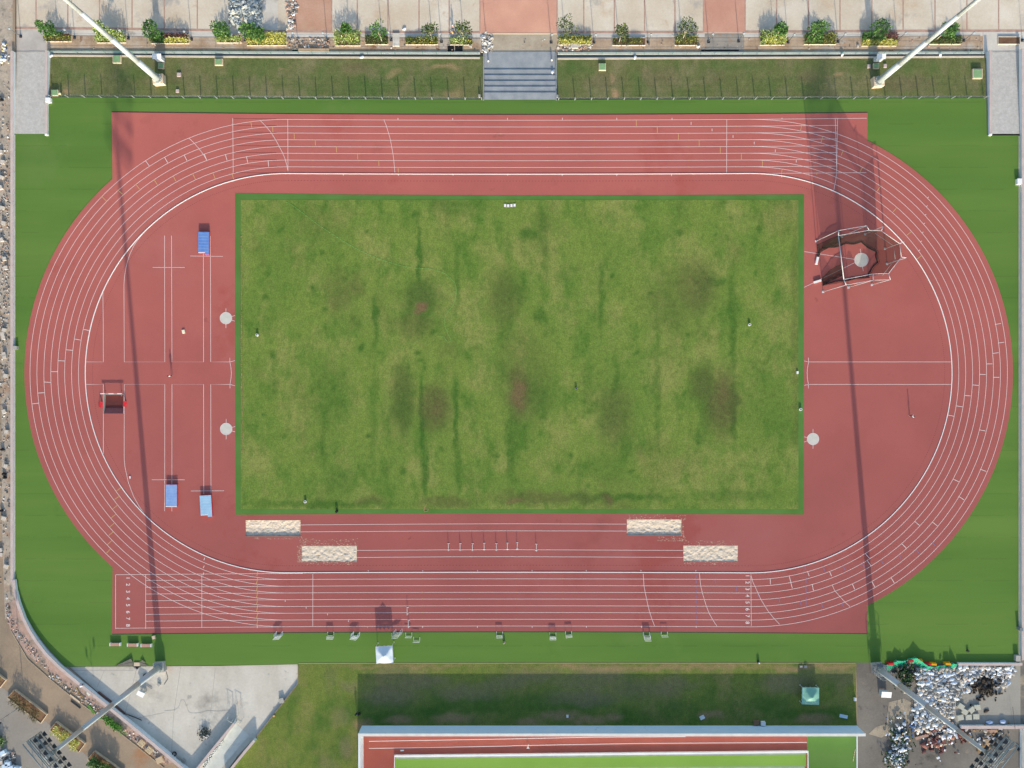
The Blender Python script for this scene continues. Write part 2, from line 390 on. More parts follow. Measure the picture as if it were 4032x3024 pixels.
for i, j, pts in [
    (0, 0, [(2012, 1022), (2016, 1495)]), (1, 0, [(275, 1030), (277, 1490)]), (1, 0, [(35, 1040), (85, 1090), (130, 1145), (168, 1205), (200, 1262), (230, 1322), (250, 1370), (268, 1430), (278, 1490)]),
    (1, 0, [(1105, 1032), (1127, 1090), (1145, 1148), (1162, 1208), (1172, 1265), (1183, 1325), (1191, 1384), (1196, 1442), (1200, 1492)]),
    (0, 0, [(1632, 1192), (1678, 1236), (1720, 1285), (1755, 1330), (1787, 1383)]), (2, 0, [(1855, 1035), (1854, 1495)]),
    (3, 0, [(600, 1027), (597, 1200), (593, 1440), (589, 1530), (568, 1642)]), (3, 0, [(580, 1027), (588, 1260), (591, 1440)]),
    (0, 3, [(1000, -12), (1000, 457)]), (0, 3, [(1260, -14), (1260, 455)]), (0, 3, [(1745, -18), (1745, 445)]), (1, 3, [(492, -20), (491, 437)]),
    (2, 3, [(1133, -20), (1140, 80), (1150, 140), (1163, 200), (1175, 257), (1190, 315), (1209, 373), (1232, 431)]),
    (2, 3, [(1618, -22), (1630, 85), (1644, 143), (1660, 200), (1678, 257), (1700, 314), (1730, 372), (1770, 432)]),
    (2, 3, [(2063, -16), (2067, 431)]), (2, 3, [(2063, -12), (2082, 55), (2100, 92), (2125, 148), (2152, 205), (2190, 268), (2212, 302), (2260, 362), (2312, 417)]),
    (3, 3, [(553, 75), (575, 125), (625, 182), (662, 222), (705, 263)])]:
    tl(i, j, pts)
for i, j, lst in [(0, 0, [(1257, 1387, 1290, 1432), (1422, 1357, 1450, 1407), (1592, 1338, 1616, 1388), (1765, 1330, 1787, 1383), (1948, 1333, 1963, 1387), (2130, 1352, 2142, 1407)]),
    (1, 0, [(105, 1385, 110, 1440)]),
    (0, 1, [(725, 1187, 775, 1198), (647, 1270, 700, 1280), (573, 1363, 629, 1368), (503, 1457, 562, 1460), (443, 1552, 500, 1552), (383, 1642, 442, 1645)]),
    (0, 2, [(330, 78, 386, 75), (280, 172, 335, 165), (1770, 1500, 1762, 1522), (1766, 1568, 1757, 1590), (1762, 1628, 1756, 1650)]),
    (3, 1, [(1960, 1145, 2012, 1135), (1985, 1305, 2040, 1298), (1937, 1395, 1992, 1388), (1885, 1485, 1937, 1485), (1828, 1575, 1878, 1577), (1943, 1600, 1997, 1602)] + [(x - 6, y + 6, x + 8, y - 4) for x, y in [(1380, 47), (1370, 122), (1358, 197), (1347, 272), (1333, 349), (1320, 427), (1305, 503)]]),
    (3, 2, [(1768, 8, 1820, 12), (1695, 98, 1750, 103), (1622, 188, 1678, 197), (1552, 268, 1605, 278), (1822, 395, 1876, 405), (1832, 735, 1884, 755), (1597, 820, 1648, 845), (1645, 970, 1693, 1000), (1265, 1185, 1308, 1222), (1417, 1190, 1462, 1225), (1153, 1377, 1193, 1417), (840, 1465, 877, 1507), (855, 1523, 888, 1570), (340, 1618, 355, 1659), (530, 1618, 548, 1659)]),
    (3, 3, [(18, 22, 20, 72), (183, 0, 209, 105), (380, 70, 392, 125), (727, 65, 748, 115), (895, 45, 922, 95), (1060, 10, 1090, 60)]),
    (2, 0, [(1547, 1055, 1547, 1080), (1728, 1112, 1728, 1135), (1909, 1168, 1909, 1192), (2092, 1225, 2092, 1248)] + [(x, 1018, x, 1036) for x in (435, 905, 1382)] + [(x, 1505, x, 1522) for x in (433, 905, 1378)]),
    (1, 0, [(x, 1020, x, 1036) for x in (1227, 1700, 2173)] + [(x, 1500, x, 1518) for x in (755, 1230, 1703, 2175)]),
    (3, 0, [(62, 1292, 62, 1315), (243, 1382, 243, 1404), (120, 1018, 120, 1030), (118, 1512, 118, 1532)]),
    (1, 3, [(x, 430, x, 448) for x in (12, 1440, 1913)] + [(253, 207, 253, 222), (434, 266, 434, 281), (618, 324, 618, 339), (799, 381, 799, 396)]),
    (2, 3, [(x, 430, x, 446) for x in (174, 643, 1119, 1591)]),
    (1, 2, [(x, 1608, x, 1622) for x in (970, 1441, 1915)]), (2, 2, [(x, 1606, x, 1622) for x in (173, 641, 1114, 1588)])]:
    for q in lst: tl(i, j, [q[:2], q[2:]], .1)
for i, j, lst in [(1, 0, [(145, 1092, 147, 1145), (330, 1148, 332, 1200), (512, 1207, 514, 1258), (695, 1267, 697, 1318), (878, 1325, 880, 1378), (1061, 1385, 1063, 1437), (1228, 1447, 1230, 1492)]),
    (0, 0, [(2168, 1050, 2176, 1103), (1020, 1640, 1052, 1675), (1175, 1592, 1207, 1635), (1332, 1552, 1362, 1597), (1496, 1518, 1522, 1567), (1665, 1500, 1690, 1550), (1840, 1492, 1860, 1545), (2008, 1505, 2020, 1550)]),
    (0, 1, [(880, 38, 920, 77), (1040, -3, 1064, 22)]),
    (2, 0, [(1073, 1040, 1074, 1090), (1255, 1097, 1255, 1148), (1437, 1155, 1437, 1206), (1616, 1213, 1617, 1263), (1799, 1270, 1799, 1322), (1981, 1325, 1981, 1378), (2163, 1388, 2162, 1438)]),
    (3, 0, [(121, 1462, 115, 1508), (292, 1077, 281, 1125), (472, 1182, 458, 1228), (647, 1305, 629, 1348), (814, 1448, 793, 1490), (970, 1610, 943, 1650), (424, 1490, 420, 1510)]),
    (3, 1, [(1113, 132, 1080, 172), (1237, 342, 1199, 373), (1327, 548, 1287, 580)]),
    (0, 2, [(1045, 898, 1008, 922), (1033, 968, 990, 998), (1018, 1045, 977, 1078), (1003, 1123, 962, 1157), (992, 1198, 950, 1235), (980, 1275, 940, 1310), (970, 1350, 928, 1388), (957, 1423, 920, 1462)]),
    (1, 3, [(16, 15, 4, 70), (15, 75, 6, 130), (15, 135, 6, 188), (16, 192, 6, 248), (16, 252, 6, 305), (17, 310, 6, 365), (17, 370, 8, 422), (965, 432, 965, 450)]), (1, 2, [(16, 1615, 8, 1659)])]:
    for q in lst: tl(i, j, [q[:2], q[2:]], .09, yel)
for q in [(1590, -12 + 44 * k, 1591, 14 + 44 * k) for k in range(10)] + [(1757, 35, 1757, 65), (1940, 90, 1940, 125), (2122, 148, 2126, 180)]:
    tl(2, 3, [q[:2], q[2:]], .1, blu)
for q in [(95, 187, 99, 228), (278, 217, 286, 255), (460, 235, 470, 270), (638, 233, 652, 268), (326, 10, 328, 60), (326, 90, 328, 150), (327, 180, 328, 250)]: tl(3, 3, [q[:2], q[2:]], .1, blu)
for q in [(318, 1573, 322, 1607), (475, 1575, 488, 1615), (648, 1570, 662, 1607), (815, 1550, 832, 1585), (975, 1518, 994, 1552), (1130, 1478, 1152, 1510), (1280, 1430, 1303, 1460), (1420, 1370, 1445, 1397)]: tl(3, 2, [q[:2], q[2:]], .1, blu)
# small triangular relay marks on the lane lines of the straights
for k in range(1, 8):
    for x in range(20): 
        px = -780 + 184 * x
        if px > 1000: break
        wl(W2([(px, CY - RK - k * LW - 2.5), (px + .5, CY - RK - k * LW + 2.5)]), .07, yel, Z1 + .009)
        if px > -500: wl(W2([(px + 60, CY + RK + k * LW - 3), (px + 60.5, CY + RK + k * LW + 1)]), .08, yel, Z1 + .009)
# field event lines, left D
for i, j, pts in [
    (0, 1, [(740, 1468), (894, 1468), (893, 1100), (890, 865)]), (0, 1, [(1423, 377), (1425, 1468), (1075, 1468), (1072, 800), (1077, 730), (1092, 640), (1120, 545), (1160, 460), (1210, 390), (1285, 305)]),
    (0, 1, [(1483, 377), (1487, 1468), (1760, 1468), (1758, 525)]), (0, 1, [(1819, 380), (1822, 1468), (1988, 1468), (2032, 1456)]),
    (0, 1, [(1320, 652), (1598, 652)]), (0, 1, [(1645, 553), (1927, 556)]), (0, 1, [(1987, 1432), (1987, 1468), (1996, 1515), (2000, 1562), (1997, 1610), (1988, 1661), (1988, 1697)]),
    (0, 2, [(740, 3), (894, 3), (894, 605)]), (0, 2, [(1424, 1098), (1425, 3), (1075, 3), (1074, 650), (1082, 720), (1110, 850), (1155, 970), (1205, 1060), (1245, 1115)]),
    (0, 2, [(1486, 1100), (1487, 3), (1760, 3), (1762, 950)]), (0, 2, [(1824, 945), (1822, 3), (1988, 3), (2032, 15)]),
    (0, 2, [(1312, 827), (1597, 827)]), (0, 2, [(1650, 924), (1938, 922)]),
    (3, 1, [(312, 1460), (350, 1468), (1587, 1468)]), (3, 1, [(348, 1432), (350, 1468), (341, 1515), (337, 1562), (340, 1610), (348, 1661), (348, 1697)]), (3, 2, [(312, 12), (350, 3), (1587, 3)]),
    (3, 2, [(388, 388), (388, 427)]), (3, 2, [(388, 520), (388, 560)]), (3, 2, [(312, 456), (338, 463)]), (3, 2, [(312, 501), (338, 491)]),
    (0, 1, [(1953, 1005), (1953, 1042)]), (0, 1, [(1953, 1138), (1953, 1176)]), (0, 1, [(2002, 1076), (2032, 1067)]), (0, 1, [(2002, 1107), (2032, 1116)]),
    (0, 2, [(1955, 302), (1955, 340)]), (0, 2, [(1955, 436), (1955, 478)]), (0, 2, [(2005, 375), (2035, 366)]), (0, 2, [(2005, 406), (2035, 414)]),
    (3, 1, [(313, 515), (748, 582)]), (3, 1, [(313, 823), (750, 610)]), (3, 1, [(795, 492), (801, 530)]), (3, 1, [(815, 645), (822, 683)]),
    (1, 2, [(387, 1217), (1300, 1210), (2212, 1207), (3200, 1210)]), (1, 2, [(387, 1277), (1300, 1271), (2212, 1268), (3200, 1270)]),
    (1, 2, [(873, 1437), (1700, 1432), (2212, 1431), (3688, 1437)]), (1, 2, [(873, 1498), (1700, 1492), (2212, 1491), (3688, 1497)])]:
    wl([T(i, j, *p) for p in pts], .075, white, Z1 + .006)
white.out('white_marking', M['white'], track); yel.out('yellow_marking', M['yellow'], track); blu.out('blue_marking', M['blue'], track); dkr.out('painted_over_line', M['dkred'], track)
# lane numbers
def digit(ch, u, v):
    cu = bpy.data.curves.new('digit', 'FONT'); cu.body = ch; cu.size = 1.0; cu.align_x = 'CENTER'; cu.align_y = 'CENTER'; cu.offset = .012
    t = bpy.data.objects.new('digit', cu); C.objects.link(t)
    bpy.context.view_layer.update()
    me = bpy.data.meshes.new_from_object(t.evaluated_get(bpy.context.evaluated_depsgraph_get()))
    bpy.data.objects.remove(t); me.materials.clear(); me.materials.append(M['white'])
    o = bpy.data.objects.new('lane_number', me); C.objects.link(o); o.parent = track
    p = P(u, v); o.location = (p.x, p.y, Z1 + .006); o.rotation_euler = (0, 0, -math.pi/2)
for k, v in enumerate((2275.6, 2301.5, 2329, 2356, 2382.6, 2409.6, 2435, 2462)): digit(str(k+1), 504, v)
for k, v in enumerate((2267, 2293, 2319.3, 2345.3, 2372, 2399, 2425, 2451.6)): digit(str(k+1), 2942.3, v)
# track kerb
b = B(); b.bar(W2(oval(0, 90)), .13, ZT, ZT + .07, closed=True)
tag(b.out('track_kerb', M['kerb']), 'raised white aluminium kerb round the inside of lane one', 'kerb')
# throwing circles
def circle(u, v, r, label):
    p = P(u, v); t = thing('throwing_circle', label, 'throwing circle', (p.x, p.y, ZT + .006), 0, 'throwing circles')
    b = B(); pts = [(r * math.cos(a), r * math.sin(a)) for a in [2 * math.pi * k / 48 for k in range(48)]]
    b.prism(pts, 0, .012); b.out('concrete_disc', mat('circle_concrete', '#C9C5BC', '#D4D0C8', scale=.8, detail=5, grain=.06), t)
    b = B(); b.bar([(x * 1.02, y * 1.02) for x, y in pts], .05, 0, .02, closed=True); b.out('steel_rim', M['white'], t)
circle(*UV(0, 1, 1953, 1090), 1.07, 'pale concrete throwing circle left of the infield, upper of two')
circle(*UV(0, 2, 1955, 388), 1.07, 'pale concrete throwing circle left of the infield, lower of two')
circle(*UV(3, 2, 388, 475), 1.07, 'pale concrete throwing circle right of the infield, outside the cage')
circle(*UV(3, 1, 806, 587), 1.25, 'pale concrete throwing circle inside the netted hammer cage')
# ---------------------------------------------------------------- lawns with grown patches
def grid_lawn(name, corner, nu, nv, z, mtl, patches, clip=None, zf=None, warp=None):
    u0, v0, u1, v1 = corner; bm = bmesh.new(); lay = bm.verts.layers.float_color.new('patch')
    vs = []
    for a in range(nv+1):
        row = []
        for c in range(nu+1):
            u = u0 + (u1 - u0) * c / nu; v = v0 + (v1 - v0) * a / nv
            if warp: u = warp(u, v)
            zz = zf(u, v) if zf else z
            x = bm.verts.new(P(u, v, zz)); ch = [0, 0, 0]
            wu = u + 14 * noise.noise(Vector((u * .02, v * .02, 1))); wv = v + 20 * noise.noise(Vector((u * .02, v * .02, 7)))
            for (pu, pv, ru, rv, s, k) in patches:
                dx = (wu - pu) / ru; dy = (wv - pv) / rv
                if abs(dx) < 2 and abs(dy) < 2:
                    d = dx * dx + dy * dy; ch[k] = max(ch[k], s * math.exp(-d * d * .9))
            x[lay] = (ch[0], ch[1], ch[2], 1); row.append(x)
        vs.append(row)
    for a in range(nv):
        for c in range(nu):
            if clip is None or clip(u0 + (u1 - u0) * (c + .5) / nu, v0 + (v1 - v0) * (a + .5) / nv):
                bm.faces.new((vs[a+1][c], vs[a+1][c+1], vs[a][c+1], vs[a][c]))
    if warp: bmesh.ops.dissolve_degenerate(bm, dist=.001, edges=bm.edges[:])
    for v in [v for v in bm.verts if not v.link_faces]: bm.verts.remove(v)
    me = bpy.data.meshes.new(name); bm.to_mesh(me); bm.free(); me.materials.append(mtl)
    o = bpy.data.objects.new(name, me); C.objects.link(o); o['kind'] = 'structure'
    return o
def lawn_mat(name, base1, base2, dry, lush, brown, bare, dryth=.5, sc=.09, deep=None):
    deep = deep or lush
    m = bpy.data.materials.new(name); m.use_nodes = True; nt = m.node_tree; N = nt.nodes; L = nt.links; b = N['Principled BSDF']
    b.inputs['Roughness'].default_value = .95; b.inputs['Specular IOR Level'].default_value = .05; b.inputs['Diffuse Roughness'].default_value = .2
    tc = N.new('ShaderNodeTexCoord'); at = N.new('ShaderNodeAttribute'); at.attribute_name = 'patch'
    sp = N.new('ShaderNodeSeparateColor'); L.new(at.outputs['Color'], sp.inputs['Color'])
    def nz(s, det, off, stretch=(1, 1, 1)):
        mp = N.new('ShaderNodeMapping'); mp.inputs['Location'].default_value = (off, off * .7, 0); mp.inputs['Scale'].default_value = stretch
        n = N.new('ShaderNodeTexNoise'); n.inputs['Scale'].default_value = s; n.inputs['Detail'].default_value = det; n.inputs['Roughness'].default_value = .65
        L.new(tc.outputs['Object'], mp.inputs['Vector']); L.new(mp.outputs['Vector'], n.inputs['Vector']); return n.outputs['Fac']
    def rng(f, a, c, lo=0, hi=1):
        r = N.new('ShaderNodeMapRange'); r.inputs['From Min'].default_value = a; r.inputs['From Max'].default_value = c
        r.inputs['To Min'].default_value = lo; r.inputs['To Max'].default_value = hi; L.new(f, r.inputs['Value']); return r.outputs['Result']
    def mth(op, a, c):
        x = N.new('ShaderNodeMath'); x.operation = op
        for k, v in ((0, a), (1, c)):
            if isinstance(v, (int, float)): x.inputs[k].default_value = v
            else: L.new(v, x.inputs[k])
        x.use_clamp = True
        return x.outputs[0]
    def mix(f, a, hx):
        x = N.new('ShaderNodeMix'); x.data_type = 'RGBA'; L.new(f, x.inputs['Factor'])
        if isinstance(a, str): x.inputs['A'].default_value = A(a)
        else: L.new(a, x.inputs['A'])
        x.inputs['B'].default_value = A(hx); return x.outputs['Result']
    col = mix(rng(nz(sc, 6, 3), .38, .62), base1, base2)
    col = mix(rng(nz(sc * 1.6, 6, 31, (1, .7, 1)), dryth, dryth + .16, 0, .8), col, dry)
    col = mix(rng(nz(sc * 2.2, 6, 57, (1.25, .7, 1)), .50, .66, 0, .62), col, lush)
    col = mix(rng(nz(sc * .9, 6, 83, (1.1, .8, 1)), .56, .72, 0, .38), col, brown)
    col = mix(rng(nz(sc * 7, 5, 41, (1.3, .6, 1)), .54, .70, 0, .4), col, lush)
    fine = rng(nz(1.3, 5, 9), .35, .65)
    def masked(ch): return mth('MULTIPLY', sp.outputs[ch], mth('ADD', mth('MULTIPLY', fine, .55), .68))
    col = mix(masked(0), col, deep)
    col = mix(masked(1), col, brown)
    col = mix(masked(2), col, bare)
    g = rng(nz(5, 5, 71), .3, .7, .72, 1.28); g2 = rng(nz(1.1, 5, 17), .35, .65, .9, 1.1)
    v = N.new('ShaderNodeVectorMath'); v.operation = 'SCALE'; L.new(col, v.inputs[0]); L.new(g, v.inputs['Scale'])
    v2 = N.new('ShaderNodeVectorMath'); v2.operation = 'SCALE'; L.new(v.outputs[0], v2.inputs[0]); L.new(g2, v2.inputs['Scale'])
    L.new(v2.outputs['Vector'], b.inputs['Base Color'])
    bp = N.new('ShaderNodeBump'); bp.inputs['Distance'].default_value = .03; L.new(nz(7, 4, 5), bp.inputs['Height']); L.new(bp.outputs['Normal'], b.inputs['Normal'])
    return m
# green border of the infield
sheet('infield_border', [(926, 760), (1400, 766), (2016, 769), (2600, 768), (3166, 765), (3165, 1400), (3165, 2026), (2600, 2024), (2016, 2021), (1400, 2024), (927, 2027), (925, 1400)], M['border'], z=ZT + .015)
dp = 1.8228
pat = []
for (x, y, rx, ry, s, k) in [
    (908, 640, 34, 40, .75, 0), (870, 870, 22, 75, .8, 0), (905, 560, 6, 90, .9, 0), (912, 900, 6, 110, 1, 0), (918, 1020, 7, 60, .9, 0), (988, 600, 6, 70, .6, 0), (985, 900, 6, 90, .9, 0), (990, 1010, 7, 70, .6, 0), (1088, 640, 22, 45, .5, 0), (1160, 860, 30, 45, .7, 0), (1105, 960, 14, 90, .7, 0), (1128, 890, 35, 60, .5, 0), (1300, 640, 7, 70, .6, 0), (1330, 860, 9, 90, .7, 0), (1320, 890, 32, 60, .6, 0), (1545, 610, 30, 14, .8, 0), (1512, 640, 16, 60, .4, 0), (1583, 700, 8, 130, .7, 0), (1584, 890, 9, 60, 1, 0), (1525, 860, 20, 75, .7, 0), (812, 690, 6, 60, .8, 0), (808, 900, 8, 110, .4, 0), (1270, 830, 14, 60, .5, 0), (715, 850, 40, 70, .45, 0), (730, 1040, 30, 35, .5, 0), (1170, 480, 6, 60, .5, 0), (1178, 530, 8, 70, .5, 0), (1305, 1010, 60, 30, .35, 0), (700, 930, 8, 130, .4, 0), (1420, 830, 8, 150, .5, 0), (1650, 880, 50, 100, .25, 0), (1600, 1070, 90, 14, .5, 0), (1350, 1075, 120, 10, .8, 0), (700, 1088, 160, 9, .7, 0), (1000, 448, 60, 18, .5, 0), (640, 520, 90, 130, .12, 0), (1090, 690, 20, 60, .4, 0), (740, 640, 25, 25, .35, 0),
    (905, 640, 40, 30, .35, 1), (940, 880, 34, 50, .85, 1), (870, 860, 30, 80, .4, 1), (1120, 840, 26, 60, .8, 1), (1130, 800, 60, 90, .3, 1), (1560, 870, 36, 70, .85, 1), (1500, 620, 50, 60, .6, 1), (1520, 830, 30, 40, .6, 1), (1090, 640, 40, 60, .45, 1), (1330, 900, 40, 70, .4, 1), (730, 630, 30, 50, .4, 1), (895, 700, 40, 30, .45, 1), (1180, 1075, 120, 14, .6, 1), (960, 1085, 60, 12, .6, 1), (1700, 470, 60, 40, .25, 1), (700, 480, 60, 40, .2, 1), (1460, 640, 60, 70, .3, 1), (1310, 1080, 14, 12, .8, 1), (800, 1080, 30, 10, .5, 1), (770, 620, 18, 26, .5, 1), (1420, 1000, 40, 60, .2, 1), (1720, 700, 10, 250, .35, 1),
    (912, 661, 13, 9, 1, 2), (904, 672, 8, 6, .7, 2), (1118, 846, 14, 26, .65, 2), (1120, 870, 12, 14, .6, 2), (1562, 850, 10, 30, .25, 2), (1112, 1080, 18, 7, .6, 2), (1318, 1078, 8, 8, .4, 2), (945, 885, 10, 14, .2, 2)]:
    pat.append((x * dp, y * dp, rx * dp, ry * dp, s, k))
for i, j, lst in [(1, 1, [(345, 117, 20), (210, 340, 24), (962, 352, 24), (1380, 188, 30), (105, 702, 18), (505, 833, 25), (868, 818, 22), (85, 905, 28), (575, 545, 26), (572, 1028, 28), (1024, 1098, 20), (1528, 1215, 28), (913, 1345, 30), (147, 1418, 30), (1413, 1480, 24), (1406, 478, 22), (1410, 1380, 26), (1705, 683, 12)]),
    (2, 1, [(1450, 347, 36), (2133, 327, 26), (1200, 886, 26), (1413, 952, 14), (1694, 785, 24), (2092, 715, 24), (1075, 1388, 26), (770, 285, 18), (827, 1473, 14), (1885, 240, 18), (1640, 690, 22), (130, 370, 55), (195, 350, 26), (280, 300, 22), (1900, 950, 18), (1030, 826, 10), (870, 720, 26), (1515, 1240, 24), (240, 1080, 60), (1780, 370, 14), (2000, 440, 16)]),
    (1, 2, [(240, 462, 26), (972, 455, 26), (2065, 620, 26), (1608, 572, 22), (1272, 760, 30), (660, 20, 26), (68, 272, 20), (853, 1018, 24), (47, 683, 9)]),
    (2, 2, [(278, 97, 24), (1478, 85, 24), (1612, 500, 26), (510, 615, 28), (1037, 757, 30), (655, 885, 24), (2100, 570, 16), (178, 494, 8), (2113, 190, 8), (2070, 1000, 24)])]:
    for x, y, r in lst:
        u, v = UV(i, j, x, y); pat.append((u, v, r / 2.1, r / 2.1, .75, 0))
LM = lawn_mat('infield_grass', '#6B843C', '#788B42', '#8E9252', '#46702B', '#5E5E3A', '#7D634B', .48, deep='#43692B')
def infz(u, v): return ZT + .03
grid_lawn('infield_lawn', (948, 787, 3144, 2005), 330, 184, 0, LM, pat, zf=infz)
LM2 = lawn_mat('bank_grass', '#6C7546', '#76784C', '#8B8360', '#57703A', '#7C7054', '#B09270', .47, .12)
def bankz(u, v): return -.11 - .42 * max(0, min(1, (388 - v) / 165))
for nm, c, ps in (('bank_lawn', (194, 222, 1905, 391), [(300, 300, 40, 20, .5, 0), (540, 290, 60, 25, .5, 0), (900, 300, 50, 20, .4, 0), (1460, 340, 90, 40, .9, 0), (1720, 330, 50, 40, .7, 0), (1540, 300, 60, 30, .5, 0), (1400, 270, 60, 20, .6, 1), (1750, 265, 60, 10, .7, 2), (1790, 370, 40, 20, .5, 2), (1550, 290, 30, 12, .5, 2), (265, 360, 20, 12, .7, 2), (1120, 270, 20, 6, .6, 2), (700, 300, 60, 25, .4, 1), (950, 325, 80, 20, .3, 1)]),
                  ('bank_lawn', (2191, 228, 3882, 388), [(2260, 270, 70, 25, .6, 0), (2420, 362, 18, 14, 1, 2), (2410, 310, 8, 25, .7, 2), (2600, 300, 80, 40, .5, 1), (2380, 320, 80, 30, .5, 1), (2900, 260, 100, 20, .5, 0), (3180, 300, 40, 30, .6, 1), (3300, 293, 20, 8, .7, 2), (3560, 330, 120, 30, .6, 1), (3600, 260, 90, 20, .4, 0), (2800, 300, 50, 30, .4, 1), (3000, 340, 60, 30, .4, 0)])):
    grid_lawn(nm, c, 240, 24, 0, LM2, ps, zf=bankz)
LM3 = lawn_mat('lower_grass', '#6C7A3C', '#76833F', '#8A8352', '#4A6C2E', '#7E775A', '#A58668', .49, .1)
def lowclip(u, v):
    if u > 3372: return False
    if v < 2692: return u > 1174
    x = 1174 + (1008 - 1174) * (v - 2692) / (2904 - 2692)
    return u > x
ps = [(2600, 2625, 500, 12, .6, 2), (1600, 2622, 300, 8, .5, 2), (3200, 2628, 200, 10, .7, 2), (1520, 2640, 40, 18, .6, 1), (2250, 2622, 60, 8, .8, 2)]
for k in range(16): ps.append((R.uniform(1420, 3350), R.uniform(2650, 2770), R.uniform(60, 150), R.uniform(20, 45), R.uniform(.5, .9), 1))
for k in range(16): ps.append((R.uniform(1420, 3350), R.uniform(2760, 2840), R.uniform(60, 140), R.uniform(20, 36), R.uniform(.6, 1), 0))
for u, v, ru in ((1570, 2835, 60), (1780, 2830, 70), (2210, 2815, 80), (2330, 2835, 70), (2420, 2825, 30), (2080, 2840, 50), (1430, 2850, 40), (2800, 2818, 50), (3200, 2830, 80)): ps.append((u, v, ru, 18, .75, 2))
for k in range(14): ps.append((R.uniform(1020, 1400), R.uniform(2640, 3020), R.uniform(20, 50), R.uniform(20, 50), R.uniform(.3, .7), R.choice((0, 0, 1))))
grid_lawn('lower_lawn', (860, 2611, 3380, 3110), 260, 52, -.015, LM3, ps, warp=lambda u, v: min(3373, max(u, 1174 if v < 2692 else 1174 - 166 * (v - 2692) / 212)))
b = B(); b.bar([P(u, v) for u, v in ((1174, 2622), (1173, 2692), (1090, 2798), (1008, 2904), (930, 2985))], .14, -.32, .02); tag(b.out('pad_kerb', mat('pad_kerb', '#8A7A68', '#A08E78', scale=1)), 'thin brown kerb between the concrete yard and the lower lawn', 'kerb')
# ================================================================ sand pits, water jump
SANDM = mat('sand', '#D8C7B2', '#E6D6C2', scale=.8, detail=6, grain=.1, gscale=6, rough=.95, spec=.05, spots=[('#C8B49C', 1.2, .6, .1)])
names = ['pale sand pit at the left end of the upper jumping runway', 'pale sand pit at the left end of the lower jumping runway', 'pale sand pit at the right end of the upper jumping runway', 'pale sand pit at the right end of the lower jumping runway']
for q, lab, drop in zip(SANDP, names, (.24, .05, .20, .07)):
    a = P(*q[0]); c = P(*q[2]); ctr = (a + c) / 2; t = thing('sand_pit', lab, 'sand pit', (ctr.x, ctr.y, 0), 0, 'sand pits of the jumping runways')
    hx, hy = abs(c.x - a.x) / 2, abs(c.y - a.y) / 2
    bm = bmesh.new(); nx, ny = 110, 34; vs = []
    for jy in range(ny+1):
        row = []
        for ix in range(nx+1):
            x = -hx + 2 * hx * ix / nx; y = -hy + 2 * hy * jy / ny
            p = Vector((x + ctr.x, y + ctr.y, 0))
            h = -drop * (1 if y < 0 else 1 - .7 * y / hy) + .085 * (noise.noise(p * 1.6) + .6 * noise.noise(p * 3.8) + .3 * noise.noise(p * 9)) + .04
            e = min(hx - abs(x), hy - abs(y)); 
            row.append(bm.verts.new((x, y, min(h, .03))))
        vs.append(row)
    for jy in range(ny):
        for ix in range(nx):
            f = bm.faces.new((vs[jy][ix], vs[jy][ix+1], vs[jy+1][ix+1], vs[jy+1][ix])); f.smooth = True
    b = B(); b.bm.free(); b.bm = bm; b.out('sand', SANDM, t)
    b = B(); b.bar([(-hx, -hy), (hx, -hy), (hx, hy), (-hx, hy)], .05, -.6, ZT + .012, closed=True)
    b.out('pit_edge', mat('pit_edge', '#B08A78'), t)
# spilled sand
b = B()
for u0, u1, v0, v1, nn in ((1180, 1410, 2120, 2150, 90), (1170, 1190, 2150, 2215, 40), (2460, 2700, 2025, 2046, 40), (2590, 2700, 2110, 2130, 35), (2690, 2900, 2128, 2150, 30), (2680, 2692, 2040, 2110, 20), (1000, 1190, 2112, 2122, 20), (2690, 2900, 2212, 2222, 14), (1200, 1400, 2213, 2224, 20)):
    for _ in range(nn * 3):
        p = P(R.uniform(u0, u1), v1 - (v1 - v0) * R.random() ** 1.8 if v1 < 2149 or nn == 90 else R.uniform(v0, v1)); r = R.uniform(.02, .11)
        pts = [(p.x + r * R.uniform(.5, 1.6) * math.cos(a), p.y + r * R.uniform(.4, 1) * math.sin(a), ZT + .011 + .004 * R.random()) for a in [math.pi * 2 * k / 7 for k in range(7)]]
        b.poly(pts)
o = b.out('spilled_sand', mat('spilled_sand', '#C49480', '#D2AE98', scale=2), recalc=False); o['kind'] = 'stuff'
# steeplechase water jump
a, c = P(*PIT[0]), P(*PIT[2]); ctr = (a + c) / 2
t = thing('water_jump', 'empty sunken steeplechase water jump with sloping dark red floor', 'water jump', (ctr.x, ctr.y, 0))
hx, hy = abs(c.x - a.x) / 2, abs(c.y - a.y) / 2
b = B(); ys = hy - .35; 
y_mid = hy - abs(P(*UV(0, 2, 896, 207)).y - a.y)
b.poly([(-hx, hy, -.62), (-hx, y_mid, -.42), (hx, y_mid, -.42), (hx, hy, -.62)]); b.poly([(-hx, y_mid, -.42), (-hx, -hy, .03), (hx, -hy, .03), (hx, y_mid, -.42)], mi=1)
b.out('pit_floor', [mat('pit_dark', '#7A3C38', '#6A3A38', scale=1), mat('pit_slope', '#9A5A58', '#A56462', scale=1)], t)
b = B(); b.bar([(-hx, -hy), (-hx, hy), (hx, hy), (hx, -hy)], .1, -.7, ZT + .012); b.out('pit_wall', M['concrete'], t)
p = P(447.5, 1550); t = thing('steeplechase_barrier', 'long steeplechase barrier with white and grey blocks beside the water jump', 'barrier', (p.x, p.y, ZT))
b = B(); b.box((0, 0, .74), (3.94, .13, .13)); bar_ = b.out('beam', M['concrete'], t)
for x, wd in ((-1.58, .8), (.0, .96), (1.52, .84)):
    b = B(); b.box((x, 0, .745), (wd, .15, .15)); b.out('white_block', M['white_pl'], bar_)
